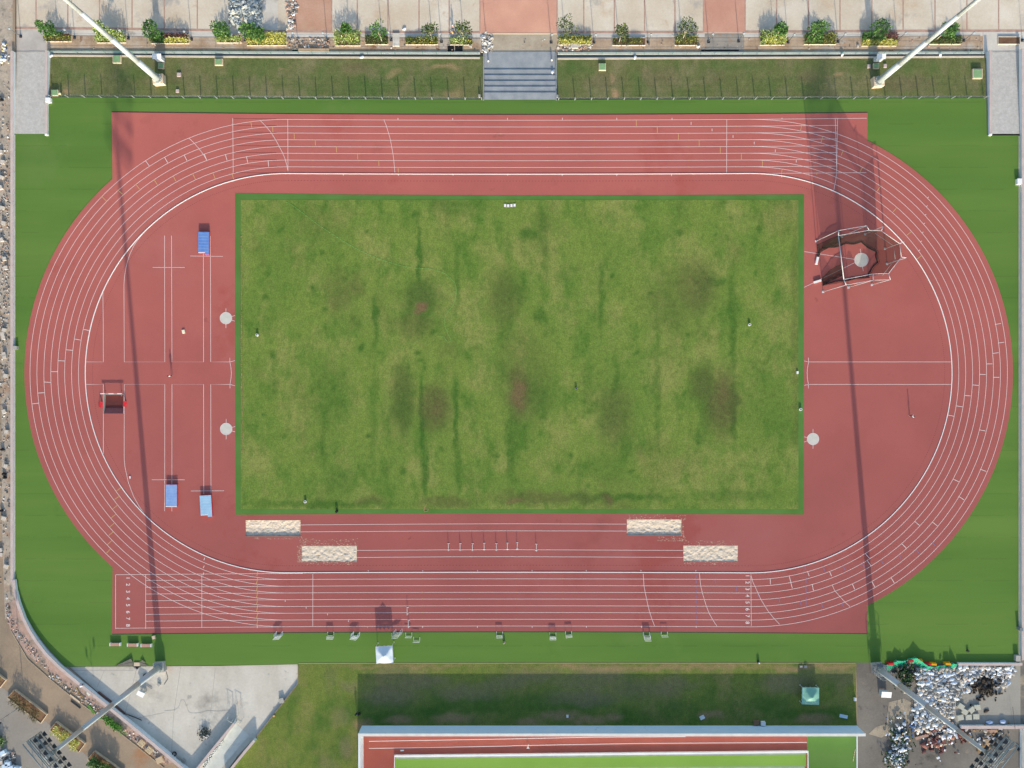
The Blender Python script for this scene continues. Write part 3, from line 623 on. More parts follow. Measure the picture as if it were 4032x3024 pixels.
for x in (-1.5, 1.5):
    b = B(); b.box((x, 0, .34), (.12, .12, .68)); b.box((x, 0, .03), (.14, .9, .06)); b.out('post', M['grey'], t)
for u, v, l in ((398, 1593, 'left'), (492, 1590, 'right')):
    p = P(u, v); t = thing('warning_board', 'red folding A-frame board on the ' + l + ' side of the water jump', 'board', (p.x, p.y, ZT), 0, 'red boards by the water jump')
    for s in (-1, 1):
        b = B(); b.box((s * .17, 0, .34), (.03, .98, .76), ry=-s * .44); b.out('panel', mat('signal_red', '#E02838', '#EE4452', scale=2), t)
    b = B(); b.cyl((0, -.5, .68), (0, .5, .68), .03); b.out('hinge_bar', M['dark'], t)
# ================================================================ walls round the ground
def wall(name, label, pts, wd, z0, z1, mside, mtop, cat='wall', cop=.06, kind=None):
    t = thing(name, label, cat)
    w2 = [P(*p) for p in pts]
    b = B(); zt = [z - cop for z in z1] if isinstance(z1, list) else z1 - cop
    b.bar(w2, wd, z0, zt); b.out('wall_face', mside, t)
    b = B(); b.bar(w2, wd + .05, zt, z1); b.out('coping', mtop, t)
    return t
def lift(u, v, z):   # survey pixel of something seen at height z -> pixel on the ground below
    k = (HC - z) / HC; return (2016 + (u - 2016) * k, 1512 + (v - 1512) * k)
LW_ = [(51, v) for v in range(200, 2300, 100)] + [(51, 2292)]
t = wall('perimeter_wall', 'long low straight white boundary wall with pink top along the left side', [lift(46, 200, .45)] + [lift(46, v, .45) for v in range(300, 2300, 100)] + [lift(46.5, 2292, .45)], .42, -.3, .45, M['wallwhite'], M['wallpink'])
cv = [(0, 2, 102, 1700), (0, 3, 112, 40), (0, 3, 124, 130), (0, 3, 152, 240), (0, 3, 200, 370), (0, 3, 250, 470), (0, 3, 310, 565), (0, 3, 390, 670), (0, 3, 500, 780), (0, 3, 600, 866), (0, 3, 700, 946), (0, 3, 850, 1066), (0, 3, 1010, 1196), (0, 3, 1210, 1360), (0, 3, 1400, 1518), (0, 3, 1570, 1659), (0, 3, 1700, 1765)]
pts = [lift(*UV(*q), .62) for q in cv]
wall('curved_wall', 'curved pale boundary wall with pinkish top sweeping round the lower left corner', pts, .5, -.3, [.45, .5, .55] + [.62] * (len(pts) - 3), M['wallshade'], M['wallpink'])
wall('perimeter_wall', 'long low white boundary wall along the right side of the ground', [lift(4029, v, .5) for v in (190, 500, 900, 1300, 1700, 2100, 2600)], .42, -.3, .5, M['wallwhite'], M['wallpink'])
wall('corner_wall', 'short low wall with pink top in the lower right corner behind the sack heap', [lift(u, 2616, .5) for u in (3774, 3900, 4026)], .4, -.3, .5, M['wallwhite'], M['wallpink'])
wall('yard_wall', 'low wall with pink top crossing the yard under the right floodlight mast', [lift(u, 2864, .55) for u in (3785, 3900, 4060)], .5, -.3, .55, M['wallwhite'], M['wallpink'])
wall('yard_side_wall', 'grey wall at the right picture edge beside the lamp rack', [lift(4030, v, .6) for v in (2875, 2960, 3060)], .5, -.3, .6, M['wallshade'], M['concrete'])
b = B(); b.bar([P(58, v) for v in (530, 1000, 1600, 2290)], .28, -.1, .05); tag(b.out('edge_kerb', M['concrete']), 'thin grey concrete kerb between the left wall and green surface', 'kerb')
b = B(); b.bar([P(4013, v) for v in (536, 1000, 1600, 2600)], .22, -.1, .05); tag(b.out('edge_kerb', M['concrete']), 'thin grey concrete kerb between the right wall and green surface', 'kerb')
b = B(); b.bar([P(u, v) for u, v in ((1176, 2612), (2200, 2611), (3368, 2611), (3372, 2700), (3374, 2850))], .13, -.1, .03); tag(b.out('edge_kerb', mat('tan_kerb', '#A88F70', '#B09A7C', scale=1)), 'narrow tan kerb between the lower lawn and green surface', 'kerb')
# ================================================================ ramps
RPZ = -.68
def rampz(v, va, vb): return RPZ * (1 - max(0, min(1, (v - va) / (vb - va))))
for side, (u0, u1), lab in (('l', (54, 182), 'upper left'), ('r', (3897, 4016), 'upper right')):
    va, vb = 205, 527
    t = thing('access_ramp', 'speckled grey concrete ramp between low walls in the %s corner' % lab, 'ramp')
    b = B(); b.poly([P(u0, va, RPZ), P(u0, vb, .012), P(u1, vb, .012), P(u1, va, RPZ)]); b.out('ramp_floor', M['rampgrey'], t)
    for s in (0, 1):
        if side == 'l' and s == 0: continue
        if side == 'r' and s == 1: continue
        uu = (182 if side == 'l' else 3901); vv = [va - 8, va + 80, va + 160, va + 240, vb]
        pp = [lift(uu, v, .38) for v in vv]
        b = B(); b.bar([P(*q) for q in pp], .4, -1, .32); wf = b.out('ramp_wall', M['wallwhite'] if side == 'l' else M['wallshade'], t)
        b = B(); b.bar([P(*q) for q in pp], .44, .32, .38); b.out('coping', M['wallpink'], wf)
        e = P(*pp[-1]); b = B(); b.box((e.x, e.y - .1, .2), (.5, .3, .44)); b.out('end_block', M['white_pl'], wf)
    b = B(); b.bar([P(u0, va, RPZ), P(u1, va, RPZ)], .25, RPZ - .1, RPZ + .02); b.out('threshold', M['concrete'], t)
def mini(u, v, d, h, label, m=None, rz=0, name='wall_cabinet', cat='cabinet', z=0):
    p = P(u, v, z); t = thing(name, label, cat, (p.x, p.y, z), rz)
    b = B(); b.box((0, 0, h / 2), (d[0], d[1], h)); b.out('body', m or M['white_pl'], t)
    b = B(); b.box((0, 0, h + .02), (d[0] + .06, d[1] + .06, .04)); b.out('lid', m or M['white_pl'], t)
    return t
mini(196, 398, (.9, .8), .5, 'white box at the foot of the upper left ramp wall')
mini(4006, 718, (.8, 1.0), .6, 'white box fixed to the right boundary wall above its middle')
mini(66, 1370, (.7, .6), .5, 'small grey box on the left boundary wall at mid length', M['concrete'])
mini(4008, 2472, (.5, .5), .9, 'small dark box on the right boundary wall near its lower end', M['grey'])
mini(4000, 2588, (.8, 1.0), .6, 'grey box in the lower right corner of the green surface', M['concrete'])
# ================================================================ plaza strip along the top
PZ = -.72
sheet('plaza', [(20, -300), (4400, -300), (4400, 126), (3024, 130), (2016, 131), (1008, 130), (20, 124)], M['plaza'], z=PZ)
sheet('soil_strip', [(20, 118), (1008, 126), (2016, 127), (3024, 126), (4400, 122), (4400, 200), (3024, 206), (2016, 207), (1008, 205), (20, 200)], M['brown'], z=PZ - .004)
sheet('light_strip', [(200, 119), (1008, 130), (1900, 131), (1900, 146), (1008, 146), (200, 138)], M['lconc'], z=PZ + .006)
sheet('light_strip', [(2195, 131), (2770, 131), (3024, 130), (3870, 126), (3870, 141), (3024, 146), (2195, 147)], M['lconc'], z=PZ + .006)
sheet('grey_apron', [(50, 118), (184, 122), (184, 204), (50, 204)], mat('apron', '#B4ADA6', '#C9C2BB', scale=.4, detail=7, grain=.08), z=PZ + .01)
sheet('right_apron', [(3872, 126), (4200, 124), (4200, 212), (3872, 212)], M['lconc'], z=PZ + .01)
sheet('landing_soil', [(1905, 132), (2190, 132), (2190, 206), (1905, 206)], mat('landing_soil', '#A89A86', '#BCAF9B', scale=.3, detail=7, grain=.1, gscale=3, spots=[('#B59574', .3, .58, .12)]), z=PZ + .008)
sheet('salmon_paving', [(1890, -300), (2193, -300), (2193, 130), (1890, 130)], M['salmon'], z=PZ + .006)
sheet('tan_paving', [(1161, -300), (1306, -300), (1306, 121), (1161, 121)], M['salmon2'], z=PZ + .006)
sheet('salmon_paving', [(2770, -300), (2934, -300), (2934, 128), (2770, 128)], mat('salmon3', '#C4907C', '#CF9D88', scale=.3, detail=6, grain=.07), z=PZ + .007)
sheet('damp_concrete', [(2775, 131), (2930, 131), (2930, 203), (2775, 203)], mat('damp', '#8F8880', '#A59C90', scale=.4, detail=7, grain=.1, spots=[('#A98A6E', .4, .55, .12)]), z=PZ + .009)
b = B()
for u in (142, 267, 392, 520, 647, 777, 903): b.strip([P(u, -300, PZ), P(u, 108 + u * .011, PZ)], .24, PZ + .012)
for u in (1161, 1306, 1407, 1527.5, 1650, 1769, 1890, 2193.5, 2298.5, 2419, 2538, 2657.6, 2770, 2934, 3058, 3183.5, 3307.5, 3433, 3556, 3681.6, 3807, 3932): b.strip([P(u, -300, PZ), P(u, 122, PZ)], .24, PZ + .012)
for seg in ([(52, 110), (500, 114), (905, 120)], [(1010, 122), (1400, 126), (1890, 127)], [(2193, 127), (2700, 126), (2770, 126)], [(2934, 125), (3500, 122), (4150, 121)]):
    b.strip([P(u, v, PZ) for u, v in seg], .42, PZ + .015)
o = b.out('brick_band', M['brick']); o['kind'] = 'structure'
b = B(); b.bar([P(1905, 133, PZ), P(2192, 133, PZ)], .18, PZ, PZ + .04); tag(b.out('cream_kerb', mat('cream', '#E8D4B4')), 'thin cream kerb at the foot of the salmon paving', 'kerb')
b = B()
for seg in ([(290, 141), (640, 144), (1008, 147), (1900, 152)], [(2200, 152), (2800, 149), (3860, 140)]): b.strip([P(u, v, PZ) for u, v in seg], .09, PZ + .018)
tag(b.out('buried_cable', M['grey']), 'long thin dark cable lying along the soil strip behind planters', 'cable')
# drain channel between two low walls, with a green rail
for uu, k in ((((190, 1000, 1890)), 0), ((2196, 3000, 3874), 1)):
    nm = 'left' if k == 0 else 'right'
    vn = [204, 206.5, 209] if k == 0 else [210, 209, 207]
    vsouth = [219, 225, 229] if k == 0 else [232, 228, 224]
    t = thing('drain_channel', 'concrete lined drain channel along the bank %s of the steps' % nm, 'drain', group='drain channels along the bank')
    b = B(); b.bar([P(u, v, -.55) for u, v in zip(uu, vn)], .38, -1.1, -.52); b.out('channel_wall', mat('chan_n', '#B9BEB8', '#C8CCC6', scale=.8, grain=.05), t)
    b = B(); b.bar([P(u, v, -.55) for u, v in zip(uu, vsouth)], .34, -1.1, -.46); b.out('channel_wall', mat('chan_s', '#CFC0AC', '#DCD0BE', scale=.8, grain=.05), t)
    b = B(); b.strip([P(u, (a + c) / 2, -.85) for u, a, c in zip(uu, vn, vsouth)], .95, -.92); b.out('channel_floor', mat('chan_f', '#6E7878', '#7D8786', scale=.6), t)
    t = thing('green_railing', 'thin green steel railing over the drain channel %s of the steps' % nm, 'railing', group='green railings over the drain')
    n = 32 if k == 0 else 31
    def vat(u): 
        f = (u - uu[0]) / (uu[2] - uu[0]); return vn[0] + (vn[2] - vn[0]) * f + 4
    GM = mat('green_rail', '#3C8068')
    for q in range(n):
        u = uu[0] + 8 + (uu[2] - uu[0] - 16) * q / (n - 1); p = P(u, vat(u), -.5)
        b = B(); b.cyl((p.x, p.y, -.55), (p.x, p.y, .5), .03, n=6); b.out('post', GM, t)
    for z in (.48, .1, -.25):
        b = B(); p0, p1 = P(uu[0] + 8, vat(uu[0] + 8), -.5), P(uu[2] - 8, vat(uu[2] - 8), -.5); b.cyl((p0.x, p0.y, z), (p1.x, p1.y, z), .012, n=5); b.out('rail', GM, t)
# mesh fences at the top of the bank
for k, (uu, vv, n) in enumerate((((205, 900, 1897), (382, 388, 392), 27), ((2199, 3000, 3875), (393, 390, 386), 27))):
    nm = 'left' if k == 0 else 'right'
    t = thing('bank_fence', 'low wire fence with thin white posts along the green edge %s of the steps' % nm, 'fence', group='wire fences above the bank')
    b = B(); b.bar([P(u, v + 1) for u, v in zip(uu, vv)], .14, -.4, .02); b.out('base_beam', M['border'], t)
    for q in range(n):
        f = q / (n - 1); u = uu[0] + (uu[2] - uu[0]) * f; v = vv[0] + (vv[2] - vv[0]) * f + (math.sin(f * math.pi) * 1.2); p = P(u, v + 1)
        b = B(); b.box((p.x, p.y, .5), (.2, .04, 1.2)); b.out('post', M['grey'], t)
    for z in (.3, .6, .9):
        b = B(); p0, p2 = P(uu[0], vv[0] - 1), P(uu[2], vv[2] - 1); b.cyl((p0.x, p0.y, z), (p2.x, p2.y, z), .008, n=4); b.out('wire', M['steel'], t)
# steps
t = thing('concrete_steps', 'broad grey granite steps going down from the track to the plaza', 'steps')
vs = [396, 364, 341, 319, 296, 273.5, 203]
for k in range(6):
    z = -.01 - .125 * k
    a0 = P(1907, vs[k], z); a1 = P(2188, vs[k+1], z)
    b = B(); b.box(((a0.x + a1.x) / 2, (a0.y + a1.y) / 2, z - .5), (abs(a1.x - a0.x), abs(a1.y - a0.y), 1.0)); 
    b.out('step', M['granite'], t)
for u in (1904, 2190):
    b = B(); b.bar([P(u, v, -.1) for v in (396, 300, 204)], .2, -1.0, [.05, -.2, -.45]); b.out('side_kerb', M['granite'], t)
for u, v, l, h in ((1923, 246, 'left', .7), (2172, 243, 'right', .8)):
    p = P(u, v, -.65); t = thing('bollard', 'white round-topped bollard on the %s of the step landing' % l, 'bollard', (p.x, p.y, -.65), 0, 'bollards on the landing')
    b = B(); b.cyl((0, 0, 0), (0, 0, h - .15), .12); b.out('shaft', M['grey'], t); b = B(); b.ball((0, 0, h - .1), .17); b.out('cap', M['white_pl'], t)
# plaza globe lamps
tops = [(0, 180, 315), (0, 645, 325), (0, 1110, 330), (0, 1655, 340), (0, 2120, 345), (1, 360, 350), (1, 615, 352), (1, 1168, 345), (1, 1603, 360), (1, 1990, 345), (2, 338, 365), (2, 708, 365), (2, 1176, 365), (2, 1698, 362), (2, 1958, 356), (3, 173, 365), (3, 604, 360), (3, 1115, 352), (3, 1690, 350), (3, 2196, 350)]
lamp0 = None
for k, (i, x, y) in enumerate(tops):
    p = T(i, 0, x, y, PZ); lab = 'grey globe lamp post on the plaza, %s from the left' % ORD[k]
    if lamp0 is None:
        t = lamp0 = thing('globe_lamp', lab, 'lamp post', p, 0, 'globe lamps along the plaza')
        b = B(); b.box((0, 0, .04), (.5, .5, .08)); b.cyl((0, 0, .08), (0, 0, .3), .13, .09); b.out('base', M['dark'], t)
        b = B(); b.cyl((0, 0, .3), (0, 0, 2.75), .07, .055); b.out('pole', mat('lamp_pole', '#5E646A', rough=.5), t)
        b = B(); b.ball((0, 0, 3.0), .22, sub=3); b.out('globe', mat('lamp_globe', '#9AA4A8', rough=.4), t)
    else: dup(lamp0, p, 0, lab)
# ================================================================ planting
def lm(nm, a, c): return mat(nm, a, c, scale=3, detail=3, rough=.55, spec=.35, dr=.2)
LEAF = {'g': [lm('leaf_green_a', '#3F6A2C', '#5B8A3A'), lm('leaf_green_b', '#57803A', '#7CA54C'), lm('leaf_green_c', '#2E5424', '#446E30')],
        'y': [lm('leaf_yellow_a', '#C9C748', '#E6E07A'), lm('leaf_yellow_b', '#E0DC70', '#F2EFA8'), lm('leaf_yellow_c', '#9DA23C', '#BBBB4C')],
        'm': [lm('leaf_lime_a', '#8FAA48', '#B4C765'), lm('leaf_lime_b', '#C2CE80', '#E2E6B4'), lm('leaf_lime_c', '#4F7434', '#6C9040')],
        'p': [lm('leaf_purple_a', '#5E3A3C', '#7A4A48'), lm('leaf_purple_b', '#6E4444', '#8A5C52'), lm('leaf_purple_c', '#46302E', '#5A3C38')],
        'd': [lm('leaf_dark_a', '#3C5228', '#546A30'), lm('leaf_dark_b', '#63762F', '#8A9440'), lm('leaf_dark_c', '#2C3E20', '#3C5028')],
        'o': [lm('leaf_olive_a', '#50622C', '#6C7C34'), lm('leaf_olive_b', '#A8A840', '#C8C458'), lm('leaf_olive_c', '#3A4A22', '#4E5E2A')],
        'b': [lm('leaf_dry_a', '#5C5230', '#746540'), lm('leaf_dry_b', '#6E6A38', '#86824A'), lm('leaf_dry_c', '#4A4028', '#5C4E34')]}
BARK = mat('bark', '#B4A692', '#C8BCA8', scale=3, grain=.1)
def bush(b, x0, x1, y0, y1, z0, h, n, ll, lw, pal_off=0, up=.9):
    for _ in range(n):
        x = R.uniform(x0, x1); y = R.uniform(y0, y1)
        e = min((x - x0) / (x1 - x0), (x1 - x) / (x1 - x0), .5) * min((y - y0) / (y1 - y0), (y1 - y) / (y1 - y0), .5) * 4
        hh = h * (.55 + .45 * min(1, e * 3)) * (.75 + .25 * noise.noise(Vector((x * 1.3, y * 1.3, h * 7))) + .1)
        z = z0 + hh * (R.random() ** .45)
        d = Vector((R.uniform(-1, 1), R.uniform(-1, 1), R.uniform(-.1, up)))
        b.leaf((x, y, z), d, ll * R.uniform(.7, 1.25), lw * R.uniform(.7, 1.2), pal_off + R.choice((0, 0, 1, 2)))
def planter(i, box, h, comp, label, plab, j=0, base=.22, soil=True, z=PZ, dens=1.0):
    x0, x1, y0, y1 = box
    a = T(i, j, x0, y1, z); c = T(i, j, x1, y0, z); ctr = (a + c) / 2
    hx, hy = abs(c.x - a.x) / 2, abs(c.y - a.y) / 2
    t = thing('planter', plab, 'planter', (ctr.x, ctr.y, z), 0, 'planters along the plaza')
    b = B(); b.bar([(-hx, -hy), (hx, -hy), (hx, hy), (-hx, hy)], .1, 0, base, closed=True); b.out('planter_rim', mat('planter_rim', '#DCCDB4', '#E8DCC8', scale=1), t)
    b = B(); b.poly([(-hx, -hy, base - .05), (hx, -hy, base - .05), (hx, hy, base - .05), (-hx, hy, base - .05)]); b.out('soil', mat('soil', '#6B4E38', '#7E604A', scale=1.5), t)
    if not comp: return t
    s = thing('shrub', label, 'shrub', (ctr.x, ctr.y, z + base), 0, 'shrubs in the plaza planters')
    for (fx0, fx1, fy0, fy1, pal, hk, ll, lw) in comp:
        X0, X1 = -hx + 2 * hx * fx0, -hx + 2 * hx * fx1; Y0, Y1 = -hy + 2 * hy * fy0, -hy + 2 * hy * fy1
        n = int(95 * dens * (X1 - X0) * (Y1 - Y0) * (.35 / ll) ** 1.2) + 40
        b = B(); bush(b, X0, X1, Y0, Y1, -.1, h * hk, n, ll, lw)
        b.out('foliage', LEAF[pal], s)
    b = B()
    for _ in range(14):
        x, y = R.uniform(-hx, hx) * .85, R.uniform(-hy, hy) * .8; b.cyl((x, y, -.1), (x + R.uniform(-.1, .1), y + R.uniform(-.1, .1), h * .6), .02, .01, 5)
    b.out('stems', mat('stem', '#5C5238'), s)
    return t
def tree(i, bx, by, hgt, rad, pal, label, j=0, z=PZ, n=520, lean=(0, 0), spread=1.0, zl=.42):
    p = T(i, j, bx, by, z + .2); t = thing('tree', label, 'tree', p, 0, 'young trees along the plaza')
    top = Vector((lean[0], lean[1], hgt * .72)); b = B()
    b.cyl((0, 0, -.1), (lean[0] * .3, lean[1] * .3, hgt * .36), .085, .065, 7); b.cyl((lean[0] * .3, lean[1] * .3, hgt * .36), top, .065, .04, 7)
    cl = []
    for k in range(7):
        a = k * 2.4 + R.random(); rr = rad * R.uniform(.45, .8) * spread; q = Vector((top.x + rr * math.cos(a), top.y + rr * math.sin(a), hgt * R.uniform(.6, .95)))
        cl.append((q, rad * R.uniform(.32, .55))); b.cyl(Vector((lean[0] * .6, lean[1] * .6, hgt * R.uniform(.42, .62))), q, .03, .012, 5)
    cl.append((Vector((top.x, top.y, hgt * .97)), rad * .5)); b.out('trunk', BARK, t)
    b = B()
    for _ in range(n):
        q, r = R.choice(cl); d = Vector((R.gauss(0, 1), R.gauss(0, 1), R.gauss(0, .8))).normalized()
        pos = q + d * r * R.random() ** .4
        b.leaf(pos, d + Vector((R.uniform(-.6, .6), R.uniform(-.6, .6), R.uniform(-.3, .4))), zl * R.uniform(.6, 1.1), zl * .5, R.choice((0, 0, 1, 2)))
    b.out('crown', LEAF[pal], t)
planter(0, (402, 622, 290, 362), 1.1, [(0, 1, 0, .55, 'o', .9, .42, .12), (0, .7, .4, 1, 'g', 1.25, .5, .2)], 'green and yellow shrub in the leftmost plaza planter beside the ramp', 'leftmost plaza planter, filled with a green shrub')
planter(0, (840, 1092, 290, 372), 1.5, [(0, 1, 0, .6, 'm', 1, .5, .14), (.2, 1, .4, 1, 'm', 1.1, .5, .14), (.2, .7, .6, 1, 'g', 1.2, .5, .18)], 'lime green shrub under the left floodlight mast', 'plaza planter under the left floodlight mast')
planter(0, (1312, 1636, 300, 378), 1.0, [(0, .36, 0, 1, 'g', 1.5, .5, .2), (.34, 1, 0, .5, 'y', .9, .4, .13), (.34, 1, .5, 1, 'p', 1.0, .4, .13)], 'mixed shrub of yellow leaves in front and purple leaves behind, left of the rubble', 'plaza planter with yellow and purple leaves')
planter(0, (1878, 2092, 300, 372), 1.1, [(0, 1, 0, .6, 'm', .9, .45, .14), (0, .6, .4, 1, 'g', 1.4, .5, .2)], 'green shrub with pale yellow edge below the slab heap', 'plaza planter just left of the slab heap')
planter(1, (-74, 266, 296, 396), 1.0, [(0, 1, 0, .6, 'y', .9, .42, .13), (.4, 1, .5, 1, 'y', 1, .42, .13), (0, .38, .45, 1, 'g', 1.5, .5, .2)], 'long bright yellow shrub with a green left end below the slab heap', 'plaza planter with the longest yellow shrub')
planter(1, (688, 905, 290, 398), 1.7, [(0, 1, 0, 1, 'm', 1, .75, .13)], 'tall spiky lime shrub right of the tan paving', 'plaza planter with spiky lime leaves right of the tan paving')
planter(1, (948, 1142, 308, 386), .6, [(0, 1, 0, 1, 'd', 1, .3, .11)], 'low dark green shrub with a leaning sapling', 'plaza planter with low dark leaves left of a concrete lid')
planter(1, (1295, 1572, 325, 388), .5, [(0, 1, 0, 1, 'o', 1, .3, .11)], 'low olive and yellow shrub in a long planter', 'long low plaza planter between lid and steps')
planter(1, (1678, 1868, 332, 390), .7, [(0, .8, 0, 1, 'm', 1, .42, .13), (.6, 1, 0, .5, 'o', .8, .4, .12)], 'yellow green shrub nearest the steps on their left', 'plaza planter nearest the steps on their left')
planter(2, (404, 683, 318, 390), .7, [(0, 1, 0, .55, 'y', .8, .38, .12), (0, 1, .5, 1, 'o', 1, .4, .12)], 'yellow and olive shrub nearest the steps on their right', 'plaza planter nearest the steps on their right')
planter(2, (868, 1150, 330, 395), .5, [(0, .5, 0, 1, 'd', .8, .3, .1), (.5, .9, 0, 1, 'o', 1, .34, .11)], 'sparse dark shrub over bare soil with a thin sapling', 'plaza planter with sparse leaves and bare soil', dens=.45)
planter(2, (1405, 1598, 315, 395), 1.0, [(0, 1, 0, 1, 'o', 1, .5, .1)], 'olive spiky shrub just left of the salmon paving', 'plaza planter just left of the right salmon paving')
planter(3, (-72, 140, 285, 392), 1.3, [(0, 1, 0, 1, 'm', 1, .62, .13), (.1, 1, 0, .5, 'y', .9, .6, .12)], 'spiky yellow green shrub just right of the salmon paving', 'plaza planter just right of the right salmon paving')
planter(3, (308, 582, 300, 386), 1.1, [(0, .55, 0, 1, 'g', 1.3, .48, .18), (.5, 1, 0, 1, 'o', 1, .36, .12)], 'dark green shrub with an olive right half', 'plaza planter left of the yellow one on the right side')
planter(3, (806, 1104, 300, 400), 1.0, [(0, 1, 0, .5, 'y', .9, .42, .13), (.5, 1, .45, 1, 'p', 1.1, .42, .14), (0, .55, .4, 1, 'g', 1.5, .5, .2)], 'bright yellow shrub with purple and green behind, on the right side', 'plaza planter with yellow and purple leaves on the right side')
planter(3, (1390, 1660, 316, 384), .7, [(0, 1, 0, 1, 'd', 1, .34, .13), (.5, .8, .4, 1, 'g', 1.6, .4, .16)], 'dark green shrub under the right floodlight mast', 'plaza planter under the right floodlight mast')
planter(3, (1984, 2170, 322, 384), .5, None, '', 'empty tan planter box of bare soil beside the right ramp')
for a in [(0, 500, 325, 4.6, 1.2, 'g', 'dense green tree in the leftmost plaza planter'), (0, 955, 325, 4.2, 1.0, 'm', 'lime green tree beside the left floodlight mast'), (0, 1385, 340, 4.6, 1.4, 'g', 'green tree left of the purple leaves'), (0, 1965, 330, 4.4, 1.4, 'g', 'green tree just left of the slab heap'), (0, 2200, 340, 4.6, 1.3, 'g', 'dark green tree at the left end of the long yellow shrub'),
          (1, 60, 350, 3.6, 1.1, 'g', 'smaller green tree beside the long yellow shrub'), (1, 810, 320, 4.0, .7, 'g', 'slim green tree behind the spiky lime shrub')]:
    tree(*a)
for a in [(1, 1090, 362, 5.6, 1.35, 'g', 'thin sapling with three open branches and a pale leaning trunk'), (1, 1522, 355, 5.0, 1.45, 'd', 'round grey green sapling over the low olive shrub'), (1, 1795, 350, 4.6, 1.5, 'd', 'broad grey green sapling nearest the steps on their left'), (2, 460, 350, 5.4, 1.75, 'd', 'tall bushy sapling nearest the steps on their right'), (2, 925, 365, 5.6, 1.2, 'd', 'sparse sapling with a pale trunk over bare soil'), (2, 1470, 345, 5.2, 1.85, 'd', 'broad grey green sapling just left of the salmon paving')]:
    tree(*a, n=330, zl=.4)
for a in [(3, 55, 330, 4.2, 1.1, 'g', 'green tree just right of the salmon paving'), (3, 370, 325, 4.6, 1.5, 'g', 'broad green tree over the dark shrub on the right side'), (3, 880, 345, 5.0, 1.5, 'g', 'dark green tree above the yellow shrub on the right side'), (3, 1445, 348, 5.4, 1.3, 'g', 'green tree partly behind the right floodlight mast')]:
    tree(*a)
# utility boxes on the bank
for u, v, d, lab, m in ((464, 236, (1.55, 1.45), 'large square green-topped utility box left of the left mast', 'gtop'), (864, 247, (1.45, 1.2), 'pale green-topped utility box right of the left mast', 'gtop'), (637, 261, (1.05, 1.1), 'small green-topped utility box in the shade behind the left mast', 'gtop'), (2371, 266, (1.3, 1.3), 'green-topped utility box right of the steps', 'gtop'), (3447, 262, (1.0, 1.0), 'small green-topped utility box in the shade behind the right mast', 'gtop'), (3845, 293, (1.8, 1.8), 'large square green-topped utility box near the right ramp', 'gtop'), (219, 368, (1.3, 1.1), 'green-topped utility box in the corner by the left ramp', 'gtop'),
                         (706, 295, (.75, .75), 'small pinkish concrete box right of the left mast', 'wallpink'), (700, 359, (.6, .6), 'smallest concrete box at the fence right of the left mast', 'wallpink'), (3420, 262, (.6, .7), 'tiny concrete box left of the right mast', 'wallpink'), (3484, 260, (.6, .7), 'tiny concrete box right of the right mast', 'wallpink')):
    z = bankz(u, v) - .02; p = P(u, v, z); t = thing('utility_box', lab, 'utility box', (p.x, p.y, z), 0, 'utility boxes on the bank')
    hh = .35 if d[0] > .8 else .15
    b = B(); b.box((0, 0, hh / 2), (d[0], d[1], hh)); b.out('body', M['tan'] if m == 'gtop' else M['wallpink'], t)
    b = B(); b.box((0, 0, hh + .02), (d[0] * .84, d[1] * .84, .05)); b.out('lid', M[m], t)
p = P(239, 371); t = thing('hydrant', 'round cream hydrant at the left end of the wire fence', 'valve', (p.x, p.y, 0))
b = B(); b.cyl((0, 0, 0), (0, 0, .3), .2, n=14); b.out('pipe', M['grey'], t); b = B(); b.ball((0, 0, .32), .26, (1, 1, .5)); b.out('cap', mat('cream_pl', '#EFE3B0'), t)
for u, v, l in ((1888, 380, 'left'), (2195, 381, 'right')): mini(u, v, (.3, .45), .3, 'small grey box at the top of the steps, %s side' % l, M['concrete'])
